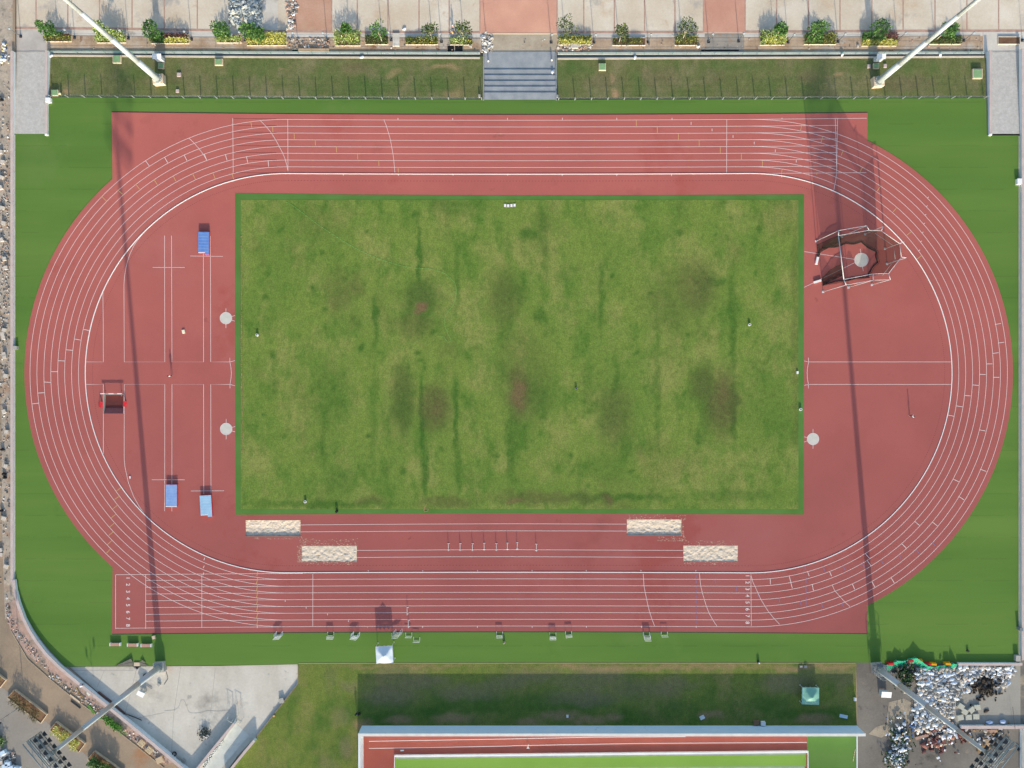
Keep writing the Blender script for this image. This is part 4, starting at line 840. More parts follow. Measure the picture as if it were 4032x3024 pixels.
# ================================================================ floodlight masts
LAMPM = mat('lamp_black', '#2E3032', '#4C5052', scale=1.2, rough=.5)
POLEM = mat('mast_paint', '#B4C0C4', '#C0CACD', scale=.4, rough=.5, spec=.4)
HEADM = mat('head_steel', '#8E9896', '#A4ACAA', scale=1, rough=.5, spec=.4)
def mast(u, v, label, extra=None, rise=31.3, pl=.9):
    p = P(u, v); t = thing('floodlight_mast', label, 'floodlight', (p.x, p.y, 0), 0, 'floodlight masts')
    r = Vector((p.x, p.y)).normalized(); rh = Vector((r.x, r.y, 0)); th = Vector((-r.y, r.x, 0))
    b = B(); b.box((0, 0, pl / 2 - .2), (1.9, 1.75, pl + .4), rz=.08); b.out('plinth', M['tan'] if v < 1000 else M['concrete'], t)
    b = B(); b.cyl((0, 0, pl), (0, 0, pl + .08), .86, n=24); 
    for k in range(16):
        a = math.pi * k / 8; b.box((.7 * math.cos(a), .7 * math.sin(a), pl + .25), (.3, .03, .4), rz=a)
    b.out('base_flange', M['steel'], t)
    b = B(); zs = [pl + .05, 8, 16, 24, rise + 1.2]; rs = [.58, .50, .42, .35, .28]
    for k in range(4): b.cyl((0, 0, zs[k]), (0, 0, zs[k+1]), rs[k], rs[k+1], n=20)
    for k in (1, 2, 3): b.cyl((0, 0, zs[k] - .08), (0, 0, zs[k] + .08), rs[k] + .015, n=20)
    b.out('pole', POLEM, t)
    # lattice head, leaning towards the field
    lean = math.radians(20); up = (Vector((0, 0, 1)) * math.cos(lean) - rh * math.sin(lean)); O = Vector((0, 0, rise - .4)) - rh * .45
    nrm = (-rh * math.cos(lean) - Vector((0, 0, 1)) * math.sin(lean))
    f = lambda x, y, d=0: O + th * x + up * y + nrm * d
    hw, hh = 3.35, 4.9; b = B()
    for x in (-hw, -hw / 3, hw / 3, hw):
        for d in (0, -.7): b.cyl(f(x, 0, d), f(x, hh, d), .06, n=6)
    for y in (0, 1.0, 2.3, 3.5, hh):
        for d in (0, -.7): b.cyl(f(-hw, y, d), f(hw, y, d), .075, n=6)
        for x in (-hw, -hw / 3, hw / 3, hw): b.cyl(f(x, y, 0), f(x, y, -.7), .04, n=5)
    for y0, y1 in ((0, 2.3), (2.3, hh)):
        for x in (-hw, -hw / 3, hw / 3): b.cyl(f(x, y0, -.7), f(x + hw * 2 / 3, y1, -.7), .035, n=5)
    for x in (-.25, .25): b.cyl((x * th.x, x * th.y, rise - .6), f(x, 1.0, -.35), .1, n=6); b.cyl((x * th.x, x * th.y, rise + 1.0), f(x, 2.3, -.7), .08, n=6)
    hd = b.out('lamp_frame', HEADM, t)
    b = B()
    for y in (.1, 2.4): 
        c = f(0, y, -.35); M3 = Matrix((th, -rh, Vector((0, 0, 1)))).transposed().to_4x4()
        for s in range(5):
            q = f(0, y, -.12 - .12 * s); b.cyl(q - th * hw, q + th * hw, .022, n=4)
    b.out('walkway', M['grey'], hd)
    Rm = Matrix((th, up, th.cross(up))).transposed().to_4x4()
    for row, y in enumerate((.7, 2.3, 4.2)):
        for x in (-2.75, -1.65, -.55, .55, 1.65, 2.75):
            if row == 1 and abs(x) < 1: continue
            b = B(); g = bmesh.ops.create_cube(b.bm, size=1)
            for vv in g['verts']:
                k = 1.0 if vv.co.z > 0 else .55
                vv.co = Vector((vv.co.x * .74 * k, vv.co.y * .62 * k, vv.co.z * .42))
            tilt = Matrix.Rotation(.35, 4, 'X'); sgn = 1 if (th.cross(up)).dot(nrm) > 0 else -1
            if sgn < 0: tilt = Matrix.Rotation(math.pi - .35, 4, 'X')
            for vv in g['verts']: vv.co = Matrix.Translation(f(x, y, .38)) @ Rm @ tilt @ vv.co
            b.cyl(f(x, y - .3, 0), f(x, y, .3), .05, n=5)
            b.out('lamp', LAMPM, hd)
    return t
mast(630, 318, 'white floodlight mast on the upper left bank', rise=35.5)
mast(3452, 327, 'white floodlight mast on the upper right bank', rise=35.5)
mast(633, 2622, 'floodlight mast at the lower left concrete yard with its lamp frame in view', rise=31.0)
tm = mast(3450, 2626, 'floodlight mast beside the heap of white sacks, with a caged service platform', pl=1.0, rise=31.0)
b = B()
for z in (1.6, 2.3, 3.0):
    pts = [(1.25 * math.cos(a), 1.25 * math.sin(a), z) for a in [math.pi * k / 6 for k in range(12)]]
    for k in range(12): b.cyl(pts[k], pts[(k+1) % 12], .03, n=5)
for k in range(12):
    a = math.pi * k / 6; b.cyl((1.25 * math.cos(a), 1.25 * math.sin(a), .9), (1.25 * math.cos(a), 1.25 * math.sin(a), 3.0), .03, n=5)
for k in range(9): a = math.pi * 2 * k / 9; b.box((.95 * math.cos(a), .95 * math.sin(a), 1.4), (.6, .55, .05), rz=a)
for s in (-.22, .22): b.cyl((-.9 + s, -.95, 0), (-.9 + s, -.95, 1.5), .03, n=5)
b.out('service_platform', M['grey'], tm)
def cabinet(u, v, rz, label, zb, d=(1.3, .6), h=1.5):
    p = P(u, v, zb); t = thing('control_cabinet', label, 'electrical cabinet', (p.x, p.y, zb), rz, 'control cabinets of the masts')
    b = B()
    for sx in (-1, 1):
        for sy in (-1, 1): b.box((sx * d[0] * .42, sy * d[1] * .4, .12), (.1, .1, .5))
    b.out('frame', M['grey'], t)
    b = B(); b.box((0, 0, .3 + h / 2), (d[0], d[1], h)); bd = b.out('body', mat('cab_grey', '#B9C0C4', '#C8CDD0', scale=1), t)
    b = B(); b.box((0, -d[1] / 2 - .01, .3 + h / 2), (d[0] * .9, .03, h * .9)); b.out('door', mat('cab_door', '#C9CED0'), bd)
    b = B(); b.box((0, 0, .3 + h + .06), (d[0] + .3, d[1] + .3, .07), rx=.12); b.out('sloping_roof', M['white_pl'], t)
cabinet(637, 240, 0, 'white roofed electrical cabinet behind the upper left mast', -.3)
cabinet(3450, 240, 0, 'white roofed electrical cabinet behind the upper right mast', -.3)
cabinet(566, 2722, -.45, 'small electrical cabinet on the concrete yard under the lower left mast', -.3, (1.0, .6), .8)
cabinet(3474, 2722, -.05, 'electrical cabinet on the dark yard left of the sack heap', -.02, (1.5, .8), 1.1)
# ================================================================ hammer cage
CAGE = mat('cage_steel', '#C8C6C8', '#D6D4D6', scale=1, rough=.5, spec=.4)
NET = net_mat('cage_net', '#2E2A24', .5); NETROLL = mat('net_roll', '#2A2624', '#3A342E', scale=3)
def Z(x, y, z=0): return P(3180 + x / 5.267, 860 + y / 5.267, z)
t = thing('hammer_cage', 'netted white steel hammer cage with swing gates round a throwing circle', 'throwing cage', Z(1060, 760))
o = Vector((t.location.x, t.location.y, 0))
top = [(640, 355, 9.0), (1275, 245, 9.0), (1525, 255, 6.5), (1905, 520, 6.4), (1945, 800, 6.4), (1680, 1140, 6.4), (1358, 1150, 9.0), (750, 1265, 9.0)]
tw = [Z(x, y, z) - o for x, y, z in top]
b = B()
for k in range(7): b.cyl(tw[k], tw[k+1], .05, n=7)
b.cyl(tw[0], tw[7], .075, n=7)
b.out('top_rail', CAGE, t)
posts = [((165, 475), (645, 250), 9.1, 0), ((711, 374), (1220, 150), 9.1, 1), ((1190, 312), (1570, 165), 6.5, 2), ((1600, 630), (2000, 485), 6.4, 3), ((1640, 950), (2045, 815), 6.4, 4), ((1350, 1360), (1715, 1270), 6.4, 5), ((840, 1435), (1365, 1280), 9.1, 6), ((320, 1520), (800, 1380), 9.1, 7)]
ptop = []
for bs, tp, h, k in posts:
    p1 = Z(tp[0], tp[1], h) - o; p0 = Vector((p1.x, p1.y, ZT)); ptop.append(p1)
    b = B(); b.cyl(p0, p1, .055, .05, 8); b.box((p0.x, p0.y, ZT + .03), (.4, .4, .06)); po = b.out('post', CAGE, t)
    b = B(); b.cyl(p1, tw[k], .07, n=7); b.out('arm', CAGE, po)
b = B()
for x, y in ((0, 1), (6, 7), (5, 6)): b.cyl(ptop[x], ptop[y], .05, n=6); 
lowr = [Vector((p.x, p.y, 4.4)) for p in tw]
for k in (2, 3, 4): b.cyl(lowr[k], lowr[k+1], .04, n=6)
b.out('brace', CAGE, t)
# nets hang inside the rail, drawn in towards the circle at the foot
ctr = sum(tw, Vector()) / 8; ctr.z = 0
def net(i, k, nx=10, nz=10, belly=.16, low=None):
    b = B(); a, c = tw[i], tw[k]; g = []
    for s in range(nx+1):
        row = []; f = s / nx; tp = a.lerp(c, f)
        if low: tp.z = low + .5 * math.sin(f * 9)
        for q in range(nz+1):
            h = q / nz; sag = (belly + .05 * math.sin(math.pi * f)) * (1 - h) ** 1.2
            pos = Vector((tp.x, tp.y, ZT + (tp.z - ZT - .1) * h)); inw = Vector((ctr.x - tp.x, ctr.y - tp.y, 0))
            pos += inw * sag; pos += Vector((noise.noise(pos * .8), noise.noise(pos * .8 + Vector((5, 5, 5))), 0)) * .1
            row.append(b.bm.verts.new(pos))
        g.append(row)
    g_co = [[r_[0].co.copy(), r_[1].co.copy()] for r_ in g]
    for s in range(nx):
        for q in range(nz):
            f = b.bm.faces.new((g[s][q], g[s+1][q], g[s+1][q+1], g[s][q+1])); f.smooth = True
    b.out('net_panel', NET, t)
    b = B()
    for s in range(nx): b.cyl(g_co[s][0] + Vector((0, 0, .06)), g_co[s+1][0] + Vector((0, 0, .06)), .085, n=6); b.cyl(g_co[s][1], g_co[s+1][1], .03, n=5)
    b.out('net_foot', NETROLL, t)
for k in range(7): net(k, k+1, low=1.5 if k in (5, 6) else None, belly=.06 if k in (5, 6) else .16)
# slack gate nets trailing on the ground at the mouth
def trail(up_e, lo_e):
    b = B(); nx, ny = 14, 5; g = []
    def along_(e, f):
        k = f * (len(e) - 1); a = min(int(k), len(e) - 2); return Vector(e[a]).lerp(Vector(e[a+1]), k - a)
    for s in range(nx+1):
        f = s / nx; a = along_(up_e, f); c = along_(lo_e, f); row = []
        for q in range(ny+1):
            m = a.lerp(c, q / ny); p = Z(m.x, m.y) - o
            row.append(b.bm.verts.new((p.x, p.y, ZT + .12 + .5 * (1 - q / ny) * (.4 + f) + .15 * noise.noise(Vector((p.x * 1.5, p.y * 1.5, 2))))))
        g.append(row)
    co = [[x.co.copy() for x in r_] for r_ in g]
    for s in range(nx):
        for q in range(ny): b.bm.faces.new((g[s][q], g[s+1][q], g[s+1][q+1], g[s][q+1]))
    b.out('gate_net', NET, t)
    b = B()
    for s in range(nx): b.cyl(co[s][0], co[s+1][0], .05, n=5); b.cyl(co[s][ny], co[s+1][ny], .07, n=5)
    for q in range(ny): b.cyl(co[0][q], co[0][q+1], .1, n=5)
    b.out('gate_net_edge', NETROLL, t)
trail([(190, 550), (330, 490), (430, 440), (640, 365)], [(215, 800), (250, 700), (420, 610), (560, 540), (690, 475)])
trail([(290, 1240), (430, 1090), (560, 1005), (690, 965)], [(318, 1400), (440, 1300), (600, 1240), (740, 1170)])
for x, y, rz in ((185, 880, 1.35), (195, 1310, .3)):
    p = Z(x, y) - o; b = B(); b.box((p.x, p.y, ZT + .15), (1.35, .38, .3), rz=rz); b.out('gate_weight', M['kerb'], t)
# ================================================================ hurdles
H0 = None
HW = mat('hurdle_white', '#EDF2EE', '#F4F6F2', scale=2, rough=.5)
def hurdle(u, v, rz, label, group='white hurdles', hgt=.84):
    global H0
    p = P(u, v); z = 0.0
    if 1900 < v < 2484: z = ZT
    loc = (p.x, p.y, z)
    if H0 is None:
        t = H0 = thing('hurdle', label, 'hurdle', loc, rz, group)
        b = B(); b.box((0, 0, hgt - .04), (1.2, .05, .09)); b.out('crossbar', HW, t)
        for s in (-1, 1):
            b = B(); b.box((s * .56, 0, hgt / 2), (.05, .04, hgt - .08)); b.out('upright', M['steel'], t)
            b = B(); b.box((s * .56, .33, .03), (.07, .72, .06)); b.out('foot', HW, t)
        b = B(); b.box((0, .0, .12), (1.1, .04, .05)); b.out('stretcher', HW, t)
        return t
    return dup(H0, loc, rz, label, group)
def grp(i, x, y, n, where, dx=-7, dy=9, a=.08):
    for k in range(n):
        u, v = UV(i, 3, x + dx * k, y + dy * k)
        hurdle(u, v, a * (1 if k % 2 else .6), ('white hurdle, ' + (ORD[k] + ' from the track in the group ' if n > 1 else 'alone ') + where))
grp(1, 205, 508, 4, 'at the far left'); grp(1, 646, 513, 3, 'between far left group and tent', 0, 10, .0); grp(1, 868, 513, 4, 'just left of the white tent', -8, 8, -.14)
grp(1, 1236, 488, 4, 'just right of the white tent', -11, 12, .07); grp(1, 1320, 520, 1, 'right of the tent, nearer of two', 0, 0, 0); grp(1, 1388, 560, 1, 'right of the tent, set further from the track', 0, 0, -.06)
grp(1, 2105, 512, 2, 'beside the grey bag', 0, 10, 0); grp(2, 352, 520, 3, 'right of the middle', 0, 9, 0); grp(2, 490, 508, 2, 'slanting, right of the middle', 0, 10, .1); grp(2, 1160, 515, 4, 'second from the right end', 3, 11, -.04); grp(2, 1315, 513, 1, 'at the far right', 0, 0, 0)
H1 = None
def mini_hurdle(u, v, label, group):
    global H1
    p = P(u, v)
    if H1 is None:
        t = H1 = thing('hurdle', label, 'hurdle', (p.x, p.y, ZT), math.pi / 2, group)
        b = B(); b.box((0, 0, .72), (1.24, .06, .08)); b.out('crossbar', HW, t)
        for s_ in (-1, 1):
            b = B(); b.box((s_ * .58, 0, .36), (.05, .05, .72)); b.out('upright', HW, t)
            b = B(); b.box((s_ * .58, 0, .03), (.08, .38, .06)); b.out('foot', HW, t)
    else: dup(H1, (p.x, p.y, ZT), math.pi / 2, label, group)
for k, (x, y) in enumerate(((1665, 1405), (1766, 1405), (1872, 1405), (1972, 1402), (2077, 1405), (2172, 1400))):
    mini_hurdle(*UV(1, 2, x, y), 'white hurdle set end on by the lower jumping runway, %s from the left' % ORD[k], 'hurdles in the practice row')
mini_hurdle(*UV(2, 2, 45, 1397), 'white hurdle set end on by the lower jumping runway, seventh from the left', 'hurdles in the practice row')
mini_hurdle(*UV(2, 2, 209, 1410), 'white hurdle set end on, alone at the right end of the practice row', 'hurdles in the practice row')
mini_hurdle(*UV(1, 3, 1311, 298), 'white hurdle standing end on in the sprint lanes, farther from the tent', 'hurdles on the sprint lanes')
mini_hurdle(*UV(1, 3, 1321, 408), 'white hurdle standing end on in the sprint lanes, nearer to the tent', 'hurdles on the sprint lanes')
# ================================================================ landing mats
def landing(u0, u1, v0, v1, rz, top, label, notch=True):
    a, c = P(u0, v1), P(u1, v0); ctr = (a + c) / 2; hx, hy = (c.x - a.x) / 2, (c.y - a.y) / 2
    t = thing('landing_mat', label, 'landing mat', (ctr.x, ctr.y, ZT), rz, 'high jump landing mats')
    out = [(-hx, -hy + .35), (.25, -hy + .35), (.25, -hy), (hx, -hy), (hx, hy), (-hx, hy)] if notch else [(-hx, -hy), (hx, -hy), (hx, hy), (-hx, hy)]
    b = B(); b.prism(out, 0, .5); b.out('mat_side', mat('mat_red', '#D8343E', '#E04650', scale=2), t)
    b = B(); b.prism([(x * 1.01, y * 1.005) for x, y in out], .5, .56)
    bm = b.bm; b.out('cover', top, t)
    b = B()
    for k in range(7):
        y = -hy + .6 + k * (2 * hy - .9) / 6; b.strip([(-hx * .9, y), (0, y + .04 * R.uniform(-1, 1)), (hx * .9, y - .08)], .035, .564)
    b.out('crease', mat('crease_' + label[:4], '#A9C2E2' if 'pale' not in label else '#C8DEEC'), t)
    b = B(); b.strip([(-hx, out[0][1] + .03), (out[1][0], out[1][1] + .03)], .12, .566); b.out('white_edge', M['white_pl'], t)
bt = mat('mat_blue', '#5C86CC', '#6E95D2', scale=1.2, detail=5, grain=.06, rough=.5); bt2 = mat('mat_blue_b', '#7FA0D8', '#92B0DE', scale=1.2, detail=5, grain=.06, rough=.5); bt3 = mat('mat_pale', '#94BEDE', '#A8CBE4', scale=1, detail=5, grain=.05, rough=.5)
landing(786, 828, 916, 1005, 0, bt, 'strong blue landing mat with red sides at the top of the left D')
landing(659, 702, 1907, 1993, 0, bt2, 'blue landing mat with red sides at the lower left of the D', False)
landing(794, 838, 1949, 2033, .06, bt3, 'pale sky blue landing mat with a notch, slightly turned')
# small sign boxes
def block(u, v, d, h, rz, label, m, name='box', cat='box', z=0, ball=False):
    p = P(u, v, z); t = thing(name, label, cat, (p.x, p.y, z), rz)
    b = B(); b.box((0, 0, h / 2), (d[0], d[1], h), taper=.94); b.out('body', m, t)
    b = B(); b.box((0, 0, h + .015), (d[0] * .97, d[1] * .97, .04)); b.out('lid', m, t)
    return t
block(*UV(0, 1, 1587, 1207), (.5, .65), .12, .2, 'small cream pouch lying on the red surface of the left D', mat('cream_cloth', '#F2EBCF'), 'pouch', 'pouch', ZT)
block(*UV(0, 2, 1125, 806), (.22, .42), .1, .1, 'tiny white marker on the red surface below the water jump', M['white_pl'], 'marker', 'marker', ZT)
block(607, 2509, (.6, .6), .18, .25, 'small tan wooden box beside the rightmost bench', M['tan'])
# benches
B0 = None
for k, (u, v) in enumerate(((457, 2535), (525.5, 2537), (579, 2539))):
    p = P(u, v); lab = ['leftmost brick-topped bench near the lane numbers', 'middle brick-topped bench of the three', 'rightmost brick-topped bench, beside the small tan box'][k]
    if B0 is None:
        t = B0 = thing('bench', lab, 'bench', (p.x, p.y, 0), 0, 'brick-topped benches')
        b = B(); b.box((0, 0, .385), (1.65, .54, .07)); b.out('seat', mat('bench_seat', '#B98E7E', '#C49C8C', scale=4, grain=.1, gscale=12), t)
        for s in (-1, 1): b = B(); b.box((s * .9, 0, .21), (.17, .57, .42)); b.out('leg', M['wallwhite'], t)
        b = B(); b.box((0, .1, .17), (1.6, .2, .33)); b.out('panel', M['concrete'], t)
    else: dup(B0, (p.x, p.y, 0), 0, lab)
# turned-back turf flaps and slab
def zq(x, y): return (420 + x / 10.05, 2490 + y / 10.05)
def flap(pts, label, z0, zh):
    q = [P(*zq(*p)) for p in pts]; t = thing('turf_flap', label, 'turf flap', (q[0].x, q[0].y, 0), 0, 'folded turf flaps')
    b = B(); vs = [b.bm.verts.new((p.x - q[0].x, p.y - q[0].y, h)) for p, h in zip(q, zh)]
    b.bm.faces.new(vs); r = bmesh.ops.extrude_face_region(b.bm, geom=b.bm.faces[:])
    for e in r['geom']:
        if isinstance(e, bmesh.types.BMVert): e.co.z -= .02
    b.out('backing', mat('turf_back', '#5C5C58', '#6E6C66', scale=2, grain=.1), t)
flap([(345, 1320), (1000, 1010), (1052, 1150)], 'larger dark turned-back turf flap at the yard edge', 0, (.03, .34, .2))
flap([(345, 1325), (1052, 1165), (1050, 1315)], 'dark lower fold of the larger turf flap at the yard edge', 0, (.03, .18, .03))
flap([(1335, 1160), (1440, 1075), (1560, 1220)], 'smaller dark turned-back turf flap right of the tan slab', 0, (.2, .3, .1))
flap([(1335, 1170), (1660, 1300), (1340, 1310)], 'dark lower fold of the smaller turf flap right of the tan slab', 0, (.16, .03, .03))
u, v = zq(1205, 1255); block(u, v, (1.05, .65), .1, 0, 'square tan slab between the two turf flaps', M['tan'], 'slab', 'slab')
u, v = zq(1205, 1395); p = P(u, v, -.29); t = thing('drain_pit', 'dark triangular drain pit in the concrete below the tan slab', 'drain', (p.x, p.y, -.29))
b = B(); b.prism([(-.55, .3), (.55, .3), (.0, -.3)][::-1], 0, .012); b.out('opening', M['black'], t)
b = B(); b.bar([(-.65, .1), (0, -.42), (.65, .1)], .1, 0, .05); b.out('rim', M['concrete'], t)
# ================================================================ tents
def tent(cu, cv, rz, top, valance, label, sz=3.05, eave=2.15, apex=.85, zb=0):
    k = (HC - eave) / HC; u, v = 2016 + (cu - 2016) * k, 1512 + (cv - 1512) * k; p = P(u, v)
    t = thing('canopy_tent', label, 'tent', (p.x, p.y, zb), rz)
    h = sz / 2; bm = bmesh.new(); n = 12; vs = []
    for j in range(n+1):
        row = []
        for i in range(n+1):
            x = -h + sz * i / n; y = -h + sz * j / n; m = max(abs(x), abs(y)) / h
            z = eave + apex * (1 - m) ** 1.25 - .08 * math.sin(m * math.pi) + .10 * noise.noise(Vector((x * 1.1 + rz * 50, y * 1.1, 3)))
            row.append(bm.verts.new((x, y, z)))
        vs.append(row)
    for j in range(n):
        for i in range(n):
            f = bm.faces.new((vs[j][i], vs[j][i+1], vs[j+1][i+1], vs[j+1][i])); f.smooth = True
    b = B(); b.bm.free(); b.bm = bm; roof = b.out('roof_cloth', top, t)
    b = B()
    per = [(x, -h) for x in [-h + sz * q / 12 for q in range(12)]] + [(h, y) for y in [-h + sz * q / 12 for q in range(12)]] + [(h - sz * q / 12, h) for q in range(12)] + [(-h, h - sz * q / 12) for q in range(12)]
    m = len(per); hi = [b.bm.verts.new((x, y, eave + .0)) for x, y in per]; lo_ = [b.bm.verts.new((x * 1.01, y * 1.01, eave - (.22 if q % 3 else .38))) for q, (x, y) in enumerate(per)]
    for q in range(m): b.bm.faces.new((lo_[q], lo_[(q+1) % m], hi[(q+1) % m], hi[q]))
    b.out('valance', valance, roof)
    for sx in (-1, 1):
        for sy in (-1, 1):
            b = B(); b.box((sx * (h - .05), sy * (h - .05), eave / 2), (.05, .05, eave)); b.box((sx * (h - .05), sy * (h - .05), .02), (.2, .2, .04)); b.out('leg', M['steel'], t)
tc = mat('tent_white', '#D8E4EC', '#E4ECF0', scale=.8, rough=.6); tg = mat('tent_green', '#7FB8A4', '#93C4AE', scale=.8, detail=3, rough=.5)
tent(*UV(1, 3, 1109, 682), .06, tc, tc, 'white square canopy tent on the green edge below the track', apex=.82)
tent(*UV(3, 3, 369, 1038), -.02, tg, mat('tent_valance', '#8CC0CC'), 'green square canopy tent on the lower lawn', eave=1.25, apex=.77)
# ================================================================ small things on the infield and edges
def post(u, v, r, h, label, m, name='sprinkler_post', cat='post', hollow=True, z=.05):
    p = P(u, v, z); t = thing(name, label, cat, (p.x, p.y, z))
    b = B(); b.cyl((0, 0, 0), (0, 0, h), r, n=16); b.out('body', m, t)
    b = B(); b.cyl((0, 0, h), (0, 0, h + .02), r * (.55 if hollow else .9), n=14); b.out('cap', M['black'] if hollow else m, t)
    return t
post(*UV(1, 1, 13, 1236), .24, .36, 'white round sprinkler head near the left edge of the infield', M['white_pl'])
post(*UV(2, 1, 2050, 1147), .24, .36, 'white round sprinkler head in the upper right of the infield', M['white_pl'])
post(*UV(1, 2, 428, 1016), .24, .36, 'white round sprinkler head near the lower left of the infield', M['white_pl'])
post(*UV(2, 2, 553, 38), .2, .36, 'grey round sprinkler head in the middle of the infield', M['grey'])
post(*UV(3, 2, 278, 219), .25, .36, 'white round sprinkler head on the right border of the infield', M['white_pl'])
post(*UV(1, 2, 700, 1098), .24, .5, 'black round bollard on the lower border of the infield', M['black'], 'bollard', 'bollard')
tb = post(2985, 2606, .24, .42, 'short dark bollard with a white cap at the edge of the lower lawn', M['dark'], 'bollard', 'bollard', z=0)
b = B(); b.ball((.05, -.06, .46), .16, (1, 1, .5)); b.out('white_cap', M['white_pl'], tb)
block(*UV(3, 1, 251, 1560), (.36, .5), .25, 0, 'small white box on the right border of the infield', M['white_pl'])
for k, (u, v) in enumerate(((1989, 809), (2001, 810), (2014, 809), (2026, 808))):
    p = P(u, v, .05); t = thing('valve_cover', 'small white valve cover at the infield top, %s of four from the left' % ORD[k], 'valve cover', (p.x, p.y, .05), 0, 'valve covers')
    b = B(); b.box((0, 0, .06), (.36, .46, .12)); b.out('lid', M['white_pl'], t); b = B(); b.bar([(-.22, -.28), (.22, -.28), (.22, .28), (-.22, .28)], .06, 0, .08, closed=True); b.out('rim', M['concrete'], t)
def cord(pts, r, m, label, name, cat, z=.07):
    b = B(); w_ = [P(*q, z) for q in pts]; sm = []
    for k in range(len(w_) - 1):
        p0 = w_[max(k-1, 0)]; p1 = w_[k]; p2 = w_[k+1]; p3 = w_[min(k+2, len(w_)-1)]
        for s in range(6):
            f = s / 6; sm.append(.5 * ((2 * p1) + (p2 - p0) * f + (2 * p0 - 5 * p1 + 4 * p2 - p3) * f * f + (3 * p1 - p0 - 3 * p2 + p3) * f ** 3))
    sm.append(w_[-1])
    for k in range(len(sm) - 1): b.cyl(sm[k], sm[k+1], r, n=5)
    tag(b.out(name, m), label, cat)
cord([UV(1, 1, *q) for q in ((250, 82), (300, 105), (400, 178), (550, 290), (740, 415), (900, 505), (1100, 590), (1320, 650), (1500, 662), (1620, 698), (1690, 755), (1722, 800), (1730, 880), (1700, 980), (1640, 1060), (1632, 1150), (1665, 1240), (1685, 1280), (1655, 1295), (1620, 1250), (1575, 1243))], .028, mat('hose_green', '#78AE5C'), 'long thin light green hose trailing across the infield', 'garden_hose', 'hose')
cord([UV(1, 2, *q) for q in ((1472, 1038), (1455, 1070), (1450, 1095), (1475, 1102), (1492, 1085), (1470, 1075), (1452, 1085), (1462, 1100), (1485, 1095), (1478, 1080))], .03, mat('cord_orange', '#BC926E'), 'small tangle of orange cord at the lower border of the infield', 'tangled_cord', 'cord')
b = B(); 
for y in range(1040, 1700, 16):
    for i_ in (0,):
        q = UV(0, 1, 2086, y); p = P(*q, .07)
        if 385 * 1 < y: b.ball((p.x + R.uniform(-.05, .05), p.y, .08), R.uniform(.1, .18), (.8, 1.3, .6), sub=1, jit=.5)
for y in range(385, 1040, 14):
    p = P(*UV(0, 1, 2086, y), .07); b.ball((p.x + R.uniform(-.05, .05), p.y, .08), R.uniform(.08, .16), (.8, 1.3, .6), sub=1, jit=.5)
for y in range(0, 590, 14):
    p = P(*UV(0, 2, 2091, y), .07); b.ball((p.x + R.uniform(-.05, .05), p.y, .08), R.uniform(.08, .15), (.8, 1.3, .6), sub=1, jit=.5)
o_ = b.out('dug_soil', mat('dug_soil', '#8A6A4E', '#A88A68', scale=3, grain=.2)); o_['kind'] = 'stuff'
# bag by the hurdles
p = P(1985, 2528); t = thing('kit_bag', 'lumpy grey kit bag standing on the green edge beside a pair of hurdles', 'bag', (p.x, p.y, 0), 1.0)
b = B(); b.ball((0, 0, .24), .26, (1.25, .7, .95), sub=3); b.out('body', mat('bag_grey', '#A89E98', '#8E857E', scale=3), t)
b = B(); b.cyl((-.15, 0, .46), (0, 0, .55), .03, n=6); b.cyl((0, 0, .55), (.15, 0, .46), .03, n=6); b.out('handle', M['dark'], t)
